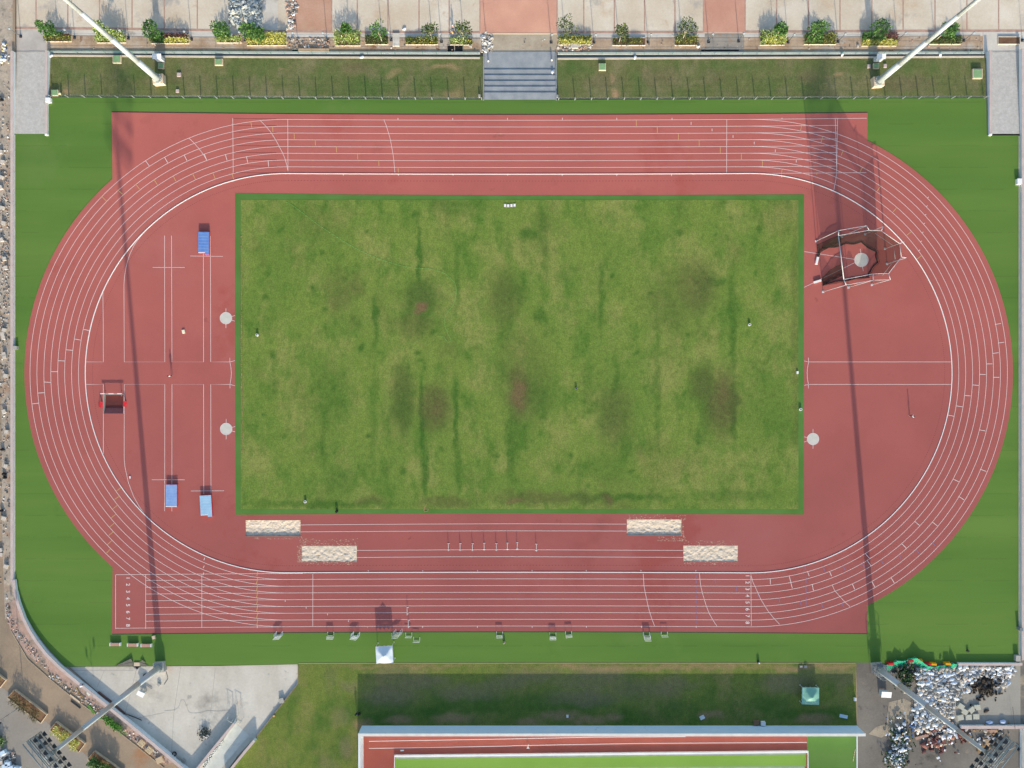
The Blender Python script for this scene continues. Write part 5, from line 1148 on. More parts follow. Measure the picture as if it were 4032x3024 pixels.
# ================================================================ people
SKIN = mat('skin', '#8A5E48')
HAIR = mat('hair', '#1E1A18', rough=.6)
def person(u, v, rz, label, shirt, legs, hgt=1.62, pose='stand', z=0, shoes='#D8D8D8', hat=None, sleeves=True):
    p = P(u, v, z); t = thing('person', label, 'person', (p.x, p.y, z), rz)
    k = hgt / 1.75
    J = {'pel': (0, 0, .95), 'wai': (0, .0, 1.1), 'che': (0, .0, 1.32), 'nec': (0, .0, 1.48), 'hed': (0, .02, 1.60), 'top': (0, .02, 1.70)}
    for s, n in ((-1, 'l'), (1, 'r')):
        J['hip' + n] = (s * .1, 0, .9); J['kne' + n] = (s * .11, .02 + (.06 if s > 0 else -.02), .5); J['ank' + n] = (s * .12, (.08 if s > 0 else -.08), .08); J['toe' + n] = (s * .13, (.24 if s > 0 else .08), .04)
        J['sho' + n] = (s * .19, 0, 1.41); J['elb' + n] = (s * .27, -.02, 1.13); J['wri' + n] = (s * .27, .12, .92)
    if pose == 'bend':
        J.update({'wai': (0, .12, 1.05), 'che': (0, .38, 1.08), 'nec': (0, .55, 1.02), 'hed': (0, .68, .96), 'top': (0, .78, .92)})
        for s, n in ((-1, 'l'), (1, 'r')):
            J['sho' + n] = (s * .19, .48, 1.04); J['elb' + n] = (s * .24, .58, .76); J['wri' + n] = (s * .16, .68, .52); J['ank' + n] = (s * .17, 0, .08); J['toe' + n] = (s * .19, .17, .04); J['kne' + n] = (s * .15, .04, .5)
    rad = {'pel': .15, 'wai': .135, 'che': .16, 'nec': .06, 'hed': .1, 'top': .075, 'hip': .095, 'kne': .06, 'ank': .042, 'toe': .04, 'sho': .075, 'elb': .045, 'wri': .033}
    ed = [('pel', 'wai'), ('wai', 'che'), ('che', 'nec'), ('nec', 'hed'), ('hed', 'top')]
    for n in 'lr': ed += [('pel', 'hip' + n), ('hip' + n, 'kne' + n), ('kne' + n, 'ank' + n), ('ank' + n, 'toe' + n), ('che', 'sho' + n), ('sho' + n, 'elb' + n), ('elb' + n, 'wri' + n)]
    for s, n in ((-1, 'l'), (1, 'r')):      # palm and five fingers
        wv = Vector(J['wri' + n]); ev = Vector(J['elb' + n]); d = (wv - ev).normalized(); pa = wv + d * .07; J['pal' + n] = tuple(pa); rad['pal'] = .03; ed.append(('wri' + n, 'pal' + n))
        for q in range(4):
            a = 'f%d%s' % (q, n); J[a + 'a'] = tuple(pa + d * .03 + Vector((0, (q - 1.5) * .021, 0))); J[a + 'b'] = tuple(pa + d * (.075 + .012 * (1.5 - abs(q - 1.3))) + Vector((-s * .015, (q - 1.5) * .023, 0)))
            ed += [('pal' + n, a + 'a'), (a + 'a', a + 'b')]
        J['th' + n] = tuple(wv + d * .06 + Vector((-s * .01, .05, 0))); ed.append(('wri' + n, 'th' + n))
    names = list(J); idx = {q: i for i, q in enumerate(names)}
    bm = bmesh.new(); sk = bm.verts.layers.skin.verify(); vs = [bm.verts.new(Vector(J[q]) * k) for q in names]
    for a, c in ed: bm.edges.new((vs[idx[a]], vs[idx[c]]))
    for q, vv in zip(names, vs):
        r = rad.get(q[:3], .009) * k; vv[sk].radius = (r, r * (.75 if q[:3] in ('che', 'wai', 'pel') else 1)); vv[sk].use_root = q == 'pel'
    me = bpy.data.meshes.new('body'); bm.to_mesh(me); bm.free()
    o = bpy.data.objects.new('body', me); C.objects.link(o)
    o.modifiers.new('s', 'SKIN'); sd_ = o.modifiers.new('d', 'SUBSURF'); sd_.levels = sd_.render_levels = 1
    dg = bpy.context.evaluated_depsgraph_get(); me2 = bpy.data.meshes.new_from_object(o.evaluated_get(dg)); bpy.data.objects.remove(o)
    o = bpy.data.objects.new('body', me2); C.objects.link(o); o.parent = t; me2.name = 'body'
    me2.materials.clear()
    for m in (SKIN, shirt, legs, mat('shoes' + shoes, shoes)): me2.materials.append(m)
    tor = [Vector(J[q]) * k for q in ('wai', 'che')]
    for f in me2.polygons:
        c = f.center; f.use_smooth = True; mi = 0
        if c.z < .09 * k: mi = 3
        elif c.z < .97 * k and abs(c.x) < .23 * k and c.y < .2 * k and not (pose == 'stand' and abs(c.x) > .2 * k): mi = 2
        if mi == 0:
            dmin = min((c - Vector(J[q]) * k).length for q in ('wai', 'che'))
            hd = (c - Vector(J['hed']) * k).length; nk = (c - Vector(J['nec']) * k).length
            arm = min((c - Vector(J['sho' + n]) * k).length for n in 'lr')
            if hd > .16 * k and nk > .07 * k and (dmin < .24 * k or arm < (.24 if sleeves else .1) * k): mi = 1
        f.material_index = mi
    b = B(); hp = Vector(J['hed']) * k; tp = Vector(J['top']) * k; b.ball(hp.lerp(tp, .55) + Vector((0, -.015, .02)), .118 * k, (.95, 1.05, .9), sub=2)
    b.out('hair' if not hat else 'cap', HAIR if not hat else hat, t)
    b = B()
    fwd = Vector((0, 1, 0)) if pose == 'stand' else Vector((0, .3, -1)).normalized()
    fc = hp + fwd * .1 * k; b.ball(fc + Vector((0, 0, 0)), .02 * k, sub=1)
    for s in (-1, 1): b.ball(hp + fwd * .095 * k + Vector((s * .035 * k, 0, .03 * k)), .012 * k, sub=1, mi=1); b.ball(hp + Vector((s * .1 * k, 0, 0)), .025 * k, (.5, 1, 1), sub=1)
    b.box(fc + Vector((0, -.005, -.05 * k)), (.05 * k, .015, .012), mi=1); b.out('face', [SKIN, HAIR], t)
    return t
CW = mat('cloth_white', '#F4F4F6', '#E6E8EE', scale=5); CK = mat('cloth_black', '#23242A', '#30323A', scale=5); CN = mat('cloth_navy', '#232A48', '#2E3658', scale=5); CO = mat('cloth_orange', '#F0A860', '#F4C08C', scale=5); CG = mat('cloth_grey', '#7A7C84', '#8A8C94', scale=5)
person(*UV(0, 1, 1486, 1591), 0.1, 'person in a white shirt and dark shorts standing in the left D', CW, CK, 1.6, z=ZT)
person(*UV(3, 2, 1224, 275), 1.6, 'person in a white shirt and dark trousers standing in the right D', CW, CK, 1.6, z=ZT)
person(*UV(0, 3, 716, 940), -.9, 'person bending forward in white shirt and navy trousers by the curved wall', CW, CN, 1.65, 'bend', z=-.3)
person(1406, 2803, .3, 'person in dark clothes standing at the corner of the shaded lawn', CN, CK, 1.5)
person(*UV(1, 0, 1703, 252), 2.6, 'worker in red and white with dark trousers standing on the plaza', mat('cloth_red', '#D8706C', '#E8B8B0', scale=6), CK, 1.5, z=PZ, hat=M['white_pl'])
person(*UV(1, 0, 1705, 308), .6, 'worker bending in a pale orange vest beside a plaza shrub', CO, CG, 1.55, 'bend', z=PZ, hat=M['white_pl'])
person(*UV(2, 3, 137, 1462), .0, 'person all in white standing on the walled red track', CW, mat('cloth_cream', '#EFEAE0', '#F6F2EA', scale=5), 1.5, z=.02)
block(1414, 2809, (.5, .4), .3, .4, 'small black bag with a white patch on the shaded lawn', M['black'], 'bag', 'bag', 0)
# ================================================================ walled practice track at the bottom
WH = 3.1
t = thing('tall_wall', 'long tall pale wall with white top below the shaded lawn', 'wall')
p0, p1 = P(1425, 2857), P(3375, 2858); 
b = B(); b.box(((p0.x + p1.x) / 2, p0.y - .19, WH / 2 - .15), (p1.x - p0.x, .38, WH - .1)); b.out('wall_face', mat('tall_wall_face', '#D4EAFA', '#DEF0FC', scale=.3, detail=5, grain=.03, spots=[('#C2D6E4', .5, .64, .08)]), t)  # blue sky light on the shaded face is put into its colour
b = B(); b.box(((p0.x + p1.x) / 2, p0.y - .20, WH - .11), (p1.x - p0.x + .08, .5, .18)); b.out('coping', mat('coping_white', '#DAD8D2', '#E8E6E0', scale=.6, detail=6, grain=.05), t)
t = thing('tall_wall', 'tall white end wall on the left of the walled practice track', 'wall')
p2 = P(1425, 3200); b = B(); b.box((p0.x + .16, (p0.y - .39 + p2.y) / 2, WH / 2 - .15), (.3, abs(p2.y - p0.y) - .39, WH - .1)); b.out('wall_face', M['wallwhite'], t)
b = B(); b.box((p0.x + .16, (p0.y - .46 + p2.y) / 2, WH - .12), (.36, abs(p2.y - p0.y) - .5, .16)); b.out('coping', M['wallwhite'], t)
sheet('practice_track', [(1428, 2862), (3178, 2862), (3178, 3200), (1428, 3200)], mat('practice_red', '#C46A5A', '#CC7262', scale=.2, detail=6, grain=.05, gscale=5, rough=.9, spec=.1, dr=1), z=.012)
sheet('practice_turf', [(3178, 2862), (3373, 2862), (3373, 3200), (3178, 3200)], mat('practice_green', '#6C9840', '#76A048', scale=.1, grain=.05, dr=1), z=.012)
LIME = mat('lime_turf', '#98C44E', '#A4CC58', scale=.08, detail=4, grain=.06, gscale=5, dr=1)
sheet('lime_turf', [(1556, 2984), (3174, 2966), (3174, 3018), (2500, 3021), (1556, 3030)], LIME, z=.03)
sheet('grey_shade_band', [(1556, 3030), (2500, 3021), (3168, 3018), (3168, 3200), (1556, 3200)], M['granite'], z=.026)  # grey sheet in place of the shadow falling across the lime turf
b = B(); b.bar([P(1554, 3200), P(1554, 2974), P(3179, 2957), P(3179, 3200)], .3, 0, .42); tag(b.out('inner_parapet', mat('parapet_white', '#EDEDEA', '#F6F6F4', scale=.6)), 'low white parapet round the lime green turf inside the practice track', 'parapet')
b = B(); b.bar([P(1562, 2983.5), P(3170, 2966)], .32, 0, .06); tag(b.out('parapet_footing', M['granite']), 'grey concrete footing along the inner side of the low white parapet', 'footing')
b = B(); 
def ln(pts): b.strip([P(*UV(*q)) for q in pts], .11, .02)
ln([(1, 3, 2212, 1407), (1, 3, 977, 1428), (1, 3, 977, 1489), (1, 3, 1500, 1482), (1, 3, 2212, 1468)]); ln([(2, 3, 0, 1407), (2, 3, 700, 1392), (2, 3, 1500, 1388)]); ln([(2, 3, 0, 1466), (2, 3, 1100, 1446), (3, 3, 335, 1437)])
b.out('practice_marking', M['white'], bpy.data.objects['practice_track'])
b = B(); b.bar([P(3374, 2870), P(3374, 3200)], .2, 0, .1); tag(b.out('edge_kerb', M['wallwhite']), 'narrow pale kerb on the right side of the practice turf', 'kerb')
cord([UV(3, 3, 755, 1495), UV(3, 3, 735, 1600)], .05, M['tan'], 'thin bamboo pole leaning on the pale kerb of the practice turf', 'bamboo_pole', 'pole')
block(*UV(1, 3, 1263, 1507), (.6, .2), .06, .05, 'thin white strip lying in the parapet shade of the practice track', M['white_pl'], 'strip', 'strip', .02)
# ================================================================ ramp building, lower left
def zr(x, y): return (740 + x / 6.8, 2780 + y / 6.8)
t = thing('sunken_ramp', 'pale ramp between two pink-topped walls in the lower left yard', 'ramp')
h = .75
b = B(); q = [zr(1260, 450), zr(1645, 790), zr(700, 1900), zr(270, 1900)]; b.poly([P(*q[0], -.28), P(*q[1], -.28), P(*q[2], -.1), P(*q[3], -.1)][::-1]); b.out('ramp_floor', mat('ramp_pale', '#CDCEC4', '#DADAD2', scale=1, detail=7, grain=.06), t)
L0 = [lift(*zr(x, y), .7) for x, y in ((1235, 470), (700, 1120), (250, 1680), (40, 1940))]
R0 = [lift(*zr(x, y), .95) for x, y in ((1775, 930), (1500, 1255), (1190, 1640), (960, 1930))]
b = B(); b.bar([P(*x) for x in L0], .42, -.3, .64); wf = b.out('ramp_wall', M['wallwhite'], t); b = B(); b.bar([P(*x) for x in L0], .46, .64, .7); b.out('coping', M['wallpink'], wf)
b = B(); b.bar([P(*x) for x in R0], .42, -.3, .89); wf = b.out('ramp_wall', M['wallwhite'], t); b = B(); b.bar([P(*x) for x in R0], .46, .89, .95); b.out('coping', M['wallpink'], wf)
b = B()
for k in range(60):
    f = R.random(); x = 940 - 560 * f; y = 930 + 700 * f; p = P(*zr(x + R.uniform(-20, 30), y + R.uniform(-20, 20)), -.2); b.box((p.x, p.y, -.12), (R.uniform(.1, .3), R.uniform(.1, .3), .12), rz=R.random() * 3)
o_ = b.out('broken_render', M['wallwhite'], t); o_['kind'] = 'stuff'
# welded trestle by the ramp
def trestle(x, y, label):
    p = P(*zr(x, y), -.3); t = thing('steel_trestle', label, 'trestle', (p.x, p.y, -.3), -.5)
    for sx in (-1, 1):
        b = B(); b.cyl((sx * .5, -.5, 0), (sx * .5, 0, 1.6), .03, n=5); b.cyl((sx * .5, .5, 0), (sx * .5, 0, 1.6), .03, n=5); b.cyl((sx * .5, -.25, .8), (sx * .5, .25, .8), .025, n=5); b.out('side_frame', M['steel'], t)
    b = B(); b.cyl((-.7, 0, 1.6), (.7, 0, 1.6), .035, n=5); b.cyl((-.5, -.5, .05), (.5, -.5, .05), .025, n=5); b.out('crossbar', M['steel'], t)
trestle(1180, 290, 'thin steel trestle standing at the end of the pale ramp'); trestle(1400, 320, 'thin leaning steel trestle right of the first one')
# things on the concrete yard
b = B()
for q in ([(560, 815), (1150, 815)], [(1180, 800), (1120, 1050), (1060, 1250)], [(1560, 790), (1500, 1200), (1480, 1560)], [(900, 820), (840, 960)], [(1420, 1180), (1180, 1230)], [(1860, 800), (1820, 1180)]):
    b.strip([P(*UV(0, 3, *z_), -.3) for z_ in q], .07, -.293)
tag(b.out('slab_joint', mat('joint', '#A29B90', '#B4ADA2', scale=.8), recalc=False), kind='structure')
p = P(*UV(0, 3, 1772, 1365), -.3); t = thing('rubbish_heap', 'small heap of dark leaves and white rags on the concrete yard', 'heap', (p.x, p.y, -.3))
b = B()
for _ in range(160): b.leaf((R.gauss(0, .5), R.gauss(.2, .5), R.uniform(0, .5)), (R.uniform(-1, 1), R.uniform(-1, 1), R.uniform(0, .5)), .4, .2, 0)
b.out('leaves', mat('heap_dark', '#4A5450', '#5C6460', scale=3), t)
b = B()
for _ in range(9): b.ball((R.gauss(.1, .4), R.gauss(-.35, .25), .12), R.uniform(.1, .22), (1.2, .8, .6), sub=2, jit=.3)
b.out('rags', CW, t)
def steelbars(pts, label, n, m):
    q = [P(*UV(0, 3, *a), -.3) for a in pts]; t = thing('steel_bars', label, 'steel bars', q[0])
    b = B()
    for k in range(n):
        of = (k - n / 2) * .07; h = .06 + .06 * (k % 3)
        for a, c in zip(q, q[1:]):
            d = (c - a).normalized(); nn = Vector((-d.y, d.x, 0)) * of; b.cyl(a - q[0] + nn + Vector((0, 0, h)), c - q[0] + nn + Vector((0, 0, h)), .035, n=5)
    b.out('bars', m, t)
steelbars([(850, 1000), (960, 1085), (1080, 1190)], 'bundle of rusty brown steel bars lying along the curved wall', 8, mat('rust', '#6E4A3E', '#8A5C4C', scale=2))
steelbars([(1080, 1185), (1150, 1210), (1228, 1243)], 'dark single steel bar bending away from the rusty bundle', 3, M['dark'])
block(*UV(0, 3, 778, 1008), (.75, .75), .3, .6, 'square cream stool at the foot of the curved wall', mat('cream_b', '#D5D8CC'), 'box', 'box', -.28)
block(*UV(0, 3, 1378, 934), (.5, .5), .3, .7, 'small dark metal crate on the concrete yard right of the mast shadow', M['concrete'], 'crate', 'crate', -.3)
cord([UV(0, 3, *q) for q in ((1432, 820), (1450, 880), (1440, 905), (1418, 937))], .03, M['black'], 'black bent cable on the concrete yard right of the mast', 'loose_cable', 'cable', z=-.26)
cord([UV(0, 3, *q) for q in ((1420, 1168), (1500, 1160), (1545, 1130), (1562, 1080), (1590, 1075), (1615, 1130), (1640, 1180), (1720, 1185), (1800, 1165), (1880, 1170), (1980, 1160))], .012, mat('thin_wire', '#A8A298'), 'long wavy thin wire across the concrete yard', 'thin_wire', 'hose', z=-.27)  # thin raised line for the faint wire across the concrete
cord([UV(0, 3, *q) for q in ((1265, 945), (1290, 960), (1315, 975))], .05, M['grey'], 'short dark pipe beside the cabinet on the concrete yard', 'pipe', 'pipe', z=-.2)
for k, (x, y) in enumerate(((1258, 862), (1540, 1580), (1585, 1595), (1508, 1535))):
    p = P(*UV(0, 3, x, y), -.3); lab = ['dark tyre lying under the lower left mast', 'pale wire coil by the lower end of the curved wall, left of two', 'pale wire coil by the lower end of the curved wall, right of two', 'dark tyre in the shade of the curved wall'][k]
    t = thing('tyre' if 'tyre' in lab else 'wire_coil', lab, 'tyre' if 'tyre' in lab else 'coil', p); b = B()
    for q in range(3): b.bar([(.36 * math.cos(a), .36 * math.sin(a)) for a in [math.pi * 2 * s / 20 for s in range(20)]], .12 - .02 * q, .02 + .07 * q, .08 + .07 * q, closed=True)
    b.out('ring', M['black'] if 'tyre' in lab else mat('wire', '#B5AFA6'), t)
# ================================================================ street side, lower left
def bed(pts, label, plab, pal, n, hgt, soil, w_=.14, ll=.4, part=None):
    q = [P(*UV(0, 3, *a), -.2) for a in pts]; ctr = sum(q, Vector()) / 4
    t = thing('planter', plab, 'planter', (ctr.x, ctr.y, -.2), 0, 'planters along the road')
    L = [(a.x - ctr.x, a.y - ctr.y) for a in q]
    b = B(); b.bar(L, .16, 0, .4, closed=True); b.out('planter_rim', mat('rim_road', '#B7A48C', '#CBB79C', scale=1), t)
    b = B(); b.poly([(x * .98, y * .98, .3) for x, y in L]); b.out('soil', soil, t)
    s = thing('shrub', label, 'shrub', (ctr.x, ctr.y, .1), 0, 'shrubs in the roadside planters'); b = B()
    for _ in range(n):
        f, g = R.uniform(.06, .94), R.uniform(.1, .9)
        if part: f = part[0] + (part[1] - part[0]) * f
        x = (L[0][0] * (1-f) + L[1][0] * f) * (1-g) + (L[3][0] * (1-f) + L[2][0] * f) * g; y = (L[0][1] * (1-f) + L[1][1] * f) * (1-g) + (L[3][1] * (1-f) + L[2][1] * f) * g
        if noise.noise(Vector((x * .9, y * .9, 4))) < -.28: continue
        b.leaf((x, y, hgt * R.random() ** .5), (R.uniform(-1, 1), R.uniform(-1, 1), R.uniform(-.1, 1)), ll * R.uniform(.7, 1.2), w_, R.choice((0, 0, 1, 2)))
    b.out('foliage', LEAF[pal], s)
soilb = mat('soil_road', '#7E5C42', '#927054', scale=1.2, grain=.15)
bed([(75, 1045), (135, 975), (415, 1190), (362, 1265)][::1], 'dry brown hedge in the longest roadside planter', 'longest roadside planter, rectangular, with dry plants', 'b', 900, 1.0, soilb, .1, .4)
bed([(440, 1325), (495, 1252), (745, 1440), (688, 1515)], 'yellow shrubs along the open side of a roadside planter', 'roadside planter with yellow shrubs under the mast pole', 'y', 520, .7, soilb, .16, .45)
bed([(765, 1575), (825, 1505), (1080, 1690), (1020, 1765)], 'dense dark green hedge at the lower edge of the road', 'roadside planter with a dense green hedge', 'g', 1300, 1.3, soilb, .18, .45)
bed([(-220, 800), (-150, 730), (62, 893), (5, 965)], 'green shrub in the planter cut by the left picture edge', 'roadside planter cut by the left picture edge', 'g', 380, .8, soilb, .16, .4)
# road lamps with double arms
RL = None
for k, (x, y) in enumerate(((212, 1108), (868, 1612))):
    p = P(*UV(0, 3, x, y), -.2); lab = ['tall thin double-armed road lamp in the longest roadside planter', 'tall thin double-armed road lamp in the green roadside planter'][k]
    if RL is None:
        t = RL = thing('road_lamp', lab, 'street lamp', p, 0, 'double-armed road lamps'); gm = mat('rl_grey', '#8C918E', rough=.5)
        b = B(); b.cyl((0, 0, 0), (0, 0, 4), .08, .06, 8); b.cyl((0, 0, 4), (0, 0, 7.6), .06, .04, 8); b.cyl((0, 0, 0), (0, 0, .25), .16, .12, 8); b.out('pole', gm, t)
        for s in (-1, 1):
            b = B(); b.cyl((0, 0, 6.4 + s * .3), (s * .75, 0, 7.0 + s * .3), .03, n=6); b.out('arm', gm, t)
            b = B(); b.cyl((s * .75, 0, 6.85 + s * .3), (s * .75, 0, 7.3 + s * .3), .13, .2, 10); b.ball((s * .75, 0, 7.35 + s * .3), .2, (1, 1, .5)); b.out('lantern', M['dark'], t)
    else: dup(RL, p, 0, lab)
# kerb line of the paver strip
b = B(); b.bar([P(*UV(0, 3, *q), -.2) for q in ((95, 470), (240, 720), (420, 880), (640, 1060), (830, 1195), (1050, 1365), (1270, 1540), (1420, 1659))], .14, -.25, -.12); tag(b.out('road_kerb', mat('kerb_tan', '#A99780', '#B5A48C', scale=1)), 'thin tan kerb between the road and the rubble strip', 'kerb')
# stacked pallets, planks and turf offcut in the strip
def pallet(x, y, rz, label, m, j=3, i=0, z=-.19, n=7, w=1.2, d=1.0, step=.1):
    p = P(*UV(i, j, x, y), z); t = thing('pallet', label, 'pallet', p, rz)
    b = B()
    for k in range(n): b.box((-w / 2 + (k + .5) * w / n, 0, .34), (w / n * .62, d, .05))
    b.out('deck', m, t)
    b = B()
    for s in (-1, 0, 1): b.box((0, s * d * .42, .16), (w, .1, .3))
    b.out('bearer', m, t)
woodm = mat('pallet_wood', '#D8C09A', '#E8D6B4', scale=2, grain=.1)
pallet(1228, 1442, -.7, 'cream slatted pallet lying in the rubble strip, upper of two', woodm); pallet(1295, 1500, -.7, 'cream slatted pallet lying in the rubble strip, lower of two', woodm)
block(*UV(0, 3, 1385, 1585), (1.3, 1.1), .3, .4, 'square tan board box in the rubble strip below the pallets', mat('board_tan', '#C8AE8C', '#D2BA9A', scale=2), 'box', 'box', -.19)
def plank(x, y, L, rz, label, m, w=.2, j=3):
    p = P(*UV(0, j, x, y), -.19); t = thing('plank', label, 'plank', p, rz, 'loose planks in the strip'); b = B(); b.box((0, 0, .06), (L, w, .1)); b.out('board', m, t)
plank(655, 1110, 2.2, -.66, 'dark plank lying on the road side of the kerb', M['dark'], .22); plank(650, 1058, 2.3, -.66, 'tan plank lying along the kerb of the strip', M['tan'], .25)
for k in range(4): plank(690 + 5 * k, 1010 + 6 * k, 2.2 - .2 * k, -.95 + .08 * k, '%s of four yellow bamboo planks stacked by the curved wall' % ['first', 'second', 'third', 'fourth'][k], mat('bamboo', '#C9A868', '#D8BC80', scale=2), .09)
plank(790, 1150, 1.9, -.9, 'green turf offcut strip lying by the kerb', mat('turf_cut', '#5E8A3A'), .42)
# weeds and litter along the strip
p = P(*UV(0, 3, 975, 1270), -.19); t = thing('weed_patch', 'bright green weeds growing between the strip and the curved wall', 'weeds', p); b = B()
for _ in range(420):
    f = R.gauss(0, 1.0); b.leaf((f + R.gauss(0, .3), -f * .72 + R.gauss(0, .3), R.uniform(0, .4)), (R.uniform(-1, 1), R.uniform(-1, 1), R.uniform(0, .8)), .35, .2, R.choice((0, 0, 1)))
b.out('foliage', [mat('weed_a', '#4E8A30', '#66A03C', scale=3), mat('weed_b', '#7CB04C')], t)
p = P(*UV(0, 3, 12, 1420), -.19); t = thing('weed_patch', 'dark green bush at the left picture edge above the refuse', 'weeds', p); b = B()
for _ in range(260): b.leaf((R.gauss(-.3, .6), R.gauss(0, .5), R.uniform(0, .8)), (R.uniform(-1, 1), R.uniform(-1, 1), R.uniform(0, .8)), .35, .2, R.choice((0, 1, 2)))
b.out('foliage', LEAF['g'], t)
RUBM = [mat('rub_a', '#B8B0A6', '#CFC8BE', scale=2), mat('rub_b', '#8A8078', '#9C948A', scale=2), mat('rub_c', '#C09A84', '#D0AC96', scale=2), mat('rub_d', '#5E5A54', '#706A62', scale=2), mat('rub_e', '#E4E2DC', '#F2F0EC', scale=2)]
def scatter(name, n, fn, lo, hi, z, wts=(3, 3, 2, 1, 1)):
    b = B()
    for _ in range(n):
        u, v = fn(); p = P(u, v, z); s = R.uniform(lo, hi); zz = z(u, v) if callable(z) else z
        b.box((p.x, p.y, zz + s * .15), (s * R.uniform(.5, 1.3), s * R.uniform(.5, 1.3), s * R.uniform(.3, .7)), rz=R.random() * 6, rx=R.uniform(-.4, .4), ry=R.uniform(-.4, .4), mi=R.choices(range(5), wts)[0])
    o = b.out(name, RUBM, recalc=False); o['kind'] = 'stuff'; return o
def along(pts, wd):
    def f():
        k = R.randrange(len(pts) - 1); t_ = R.random(); a, c = pts[k], pts[k+1]; return (a[0] + (c[0] - a[0]) * t_ + R.uniform(-wd, wd), a[1] + (c[1] - a[1]) * t_ + R.uniform(-wd, wd))
    return f
scatter('rubble', 700, lambda: (R.uniform(0, 38), R.triangular(190, 2440, 900)), .05, .3, -.2, (4, 3, 2, 2, .5))
st = [UV(0, 3, *q) for q in ((60, 260), (90, 380), (170, 520), (250, 620), (330, 720), (420, 830), (520, 910), (620, 990), (740, 1080), (860, 1160), (960, 1240), (1060, 1330), (1180, 1420), (1300, 1510), (1440, 1620))]
scatter('rubble', 420, along(st, 11), .05, .3, -.19, (4, 3, 4, 2, 1))
scatter('rubble', 160, lambda: (R.uniform(0, 60), R.uniform(2960, 3030)), .1, .6, -.2, (2, 2, 1, 3, 3))
# countable blocks of paving in the left strip
BL0 = None
for k, (v, u, sz) in enumerate(((1020, 22, 1), (1055, 27, 1), (1300, 20, 1.1), (1316, 14, 1), (1330, 18, .9), (1395, 20, 1.4), (1404, 22, 1.2), (1480, 26, 1), (1835, 27, 1.3), (1700, 30, .9), (2165, 6, 1.4), (2182, 6, 1.2), (2229, 27, 1.4), (820, 12, 1.5), (880, 18, 1.2), (700, 8, 1.4), (640, 14, 1.2), (600, 6, 1.5), (740, 6, 1.3), (945, 10, 1.2), (1620, 20, 1), (2040, 18, 1))):
    p = P(u, v, -.2); lab = 'pale square paving block lying loose in the rubble strip outside the left wall'
    if BL0 is None:
        t = BL0 = thing('paving_block', lab, 'paving block', p, .1, 'loose paving blocks by the left wall')
        b = B(); b.box((0, 0, .2), (.68, .68, .4)); b.out('block', mat('pav_block', '#C9BFB2', '#D8CEC2', scale=2, grain=.08), t)
    else:
        t = dup(BL0, p, R.uniform(-.4, .4), lab)
for v, u in ((2010, 10), (1866, 18), (1880, 22), (395, 10), (1770, 12)):
    p = P(u, v, -.2); t = thing('refuse_bag', 'dark bag lying in the rubble strip %s' % {2010: 'near its lower end', 1866: 'at its middle, upper of a pair', 1880: 'at its middle, lower of a pair', 395: 'near the upper left ramp', 1770: 'below the pair of paver piles'}[v], 'bag', p); b = B(); b.ball((0, 0, .2), .33, (1.1, .9, .8), jit=.3); b.ball((.05, 0, .45), .08, sub=1); b.out('sack', M['black'], t)
p = P(18, 210, -.3); t = thing('refuse_heap', 'heap of white and coloured refuse at the top of the left wall', 'heap', p); b = B()
for _ in range(26): b.ball((R.gauss(0, .6), R.gauss(0, 1.2), R.uniform(.05, .4)), R.uniform(.12, .34), (1.2, .9, .7), jit=.4, mi=R.choice((0, 0, 0, 1, 2)))
b.out('bags', [CW, mat('ref_blue', '#7A94B8'), mat('ref_yellow', '#D8C88C')], t)
for k, (x, y, rz) in enumerate(((60, 1630, .2), (110, 1645, .3), (40, 1515, .5), (160, 1655, -.2), (85, 1610, .1))):
    block(*UV(0, 3, x, y), (1.0, .7), .6, rz, '%s of the pale blue foam boxes under the lower left lamp frame' % ORD[k], mat('foam_box', '#C6DCEC', '#D6E6F2', scale=2), 'foam_box', 'box', -.2)
# ================================================================ heap of broken slabs on the plaza
SLM = [mat('slab_a', '#A9B4B6', '#C6CCCA', scale=2, grain=.06), mat('slab_b', '#C9CAC0', '#DCDCD2', scale=2, grain=.06), mat('slab_c', '#75828A', '#8C979C', scale=2, grain=.06)]
b = B()
for _ in range(760):
    u = R.uniform(906, 1030); v = R.uniform(-60, 112)
    if v > 60 and R.random() < .45: continue
    p = P(u, v, PZ); hh = .75 * min(1, (u - 900) / 20, (1034 - u) / 16) * (1 if v < 60 else .4)
    b.box((p.x, p.y, PZ + .1 + R.random() * max(.05, hh)), (R.uniform(.35, 1.0), R.uniform(.25, .6), R.uniform(.06, .12)), rz=R.uniform(-.9, .9) + R.choice((0, 1.57)), rx=R.uniform(-.7, .7), ry=R.uniform(-.6, .6), mi=R.choice((0, 0, 1, 1, 2)))
o_ = b.out('slab_rubble', SLM, recalc=False); o_['kind'] = 'stuff'
sheet('cleared_strip', [(1032, -300), (1095, -300), (1095, 120), (1032, 118)], M['lconc'], z=PZ + .02)
scatter('rubble', 130, lambda: (R.gauss(1148, 8), R.uniform(-20, 120)), .1, .6, PZ)
scatter('rubble', 150, lambda: (R.uniform(1896, 1938), R.uniform(140, 205)), .1, .5, PZ, (5, 2, 0, 1, 3))
scatter('rubble', 120, lambda: (R.uniform(1130, 1300), R.uniform(150, 190)), .06, .4, PZ)
scatter('rubble', 120, lambda: (R.uniform(2196, 2330), R.uniform(176, 200)), .06, .4, PZ)
scatter('rubble', 240, lambda: (R.uniform(190, 3870), R.uniform(150, 200)), .05, .22, PZ, (2, 2, 4, 2, 1))
p = P(1560, 158, PZ); t = thing('concrete_block', 'pale concrete lid on the soil strip between two low planters', 'slab', p); b = B(); b.box((0, 0, .12), (1.25, 2.4, .24)); b.out('slab', M['lconc'], t)
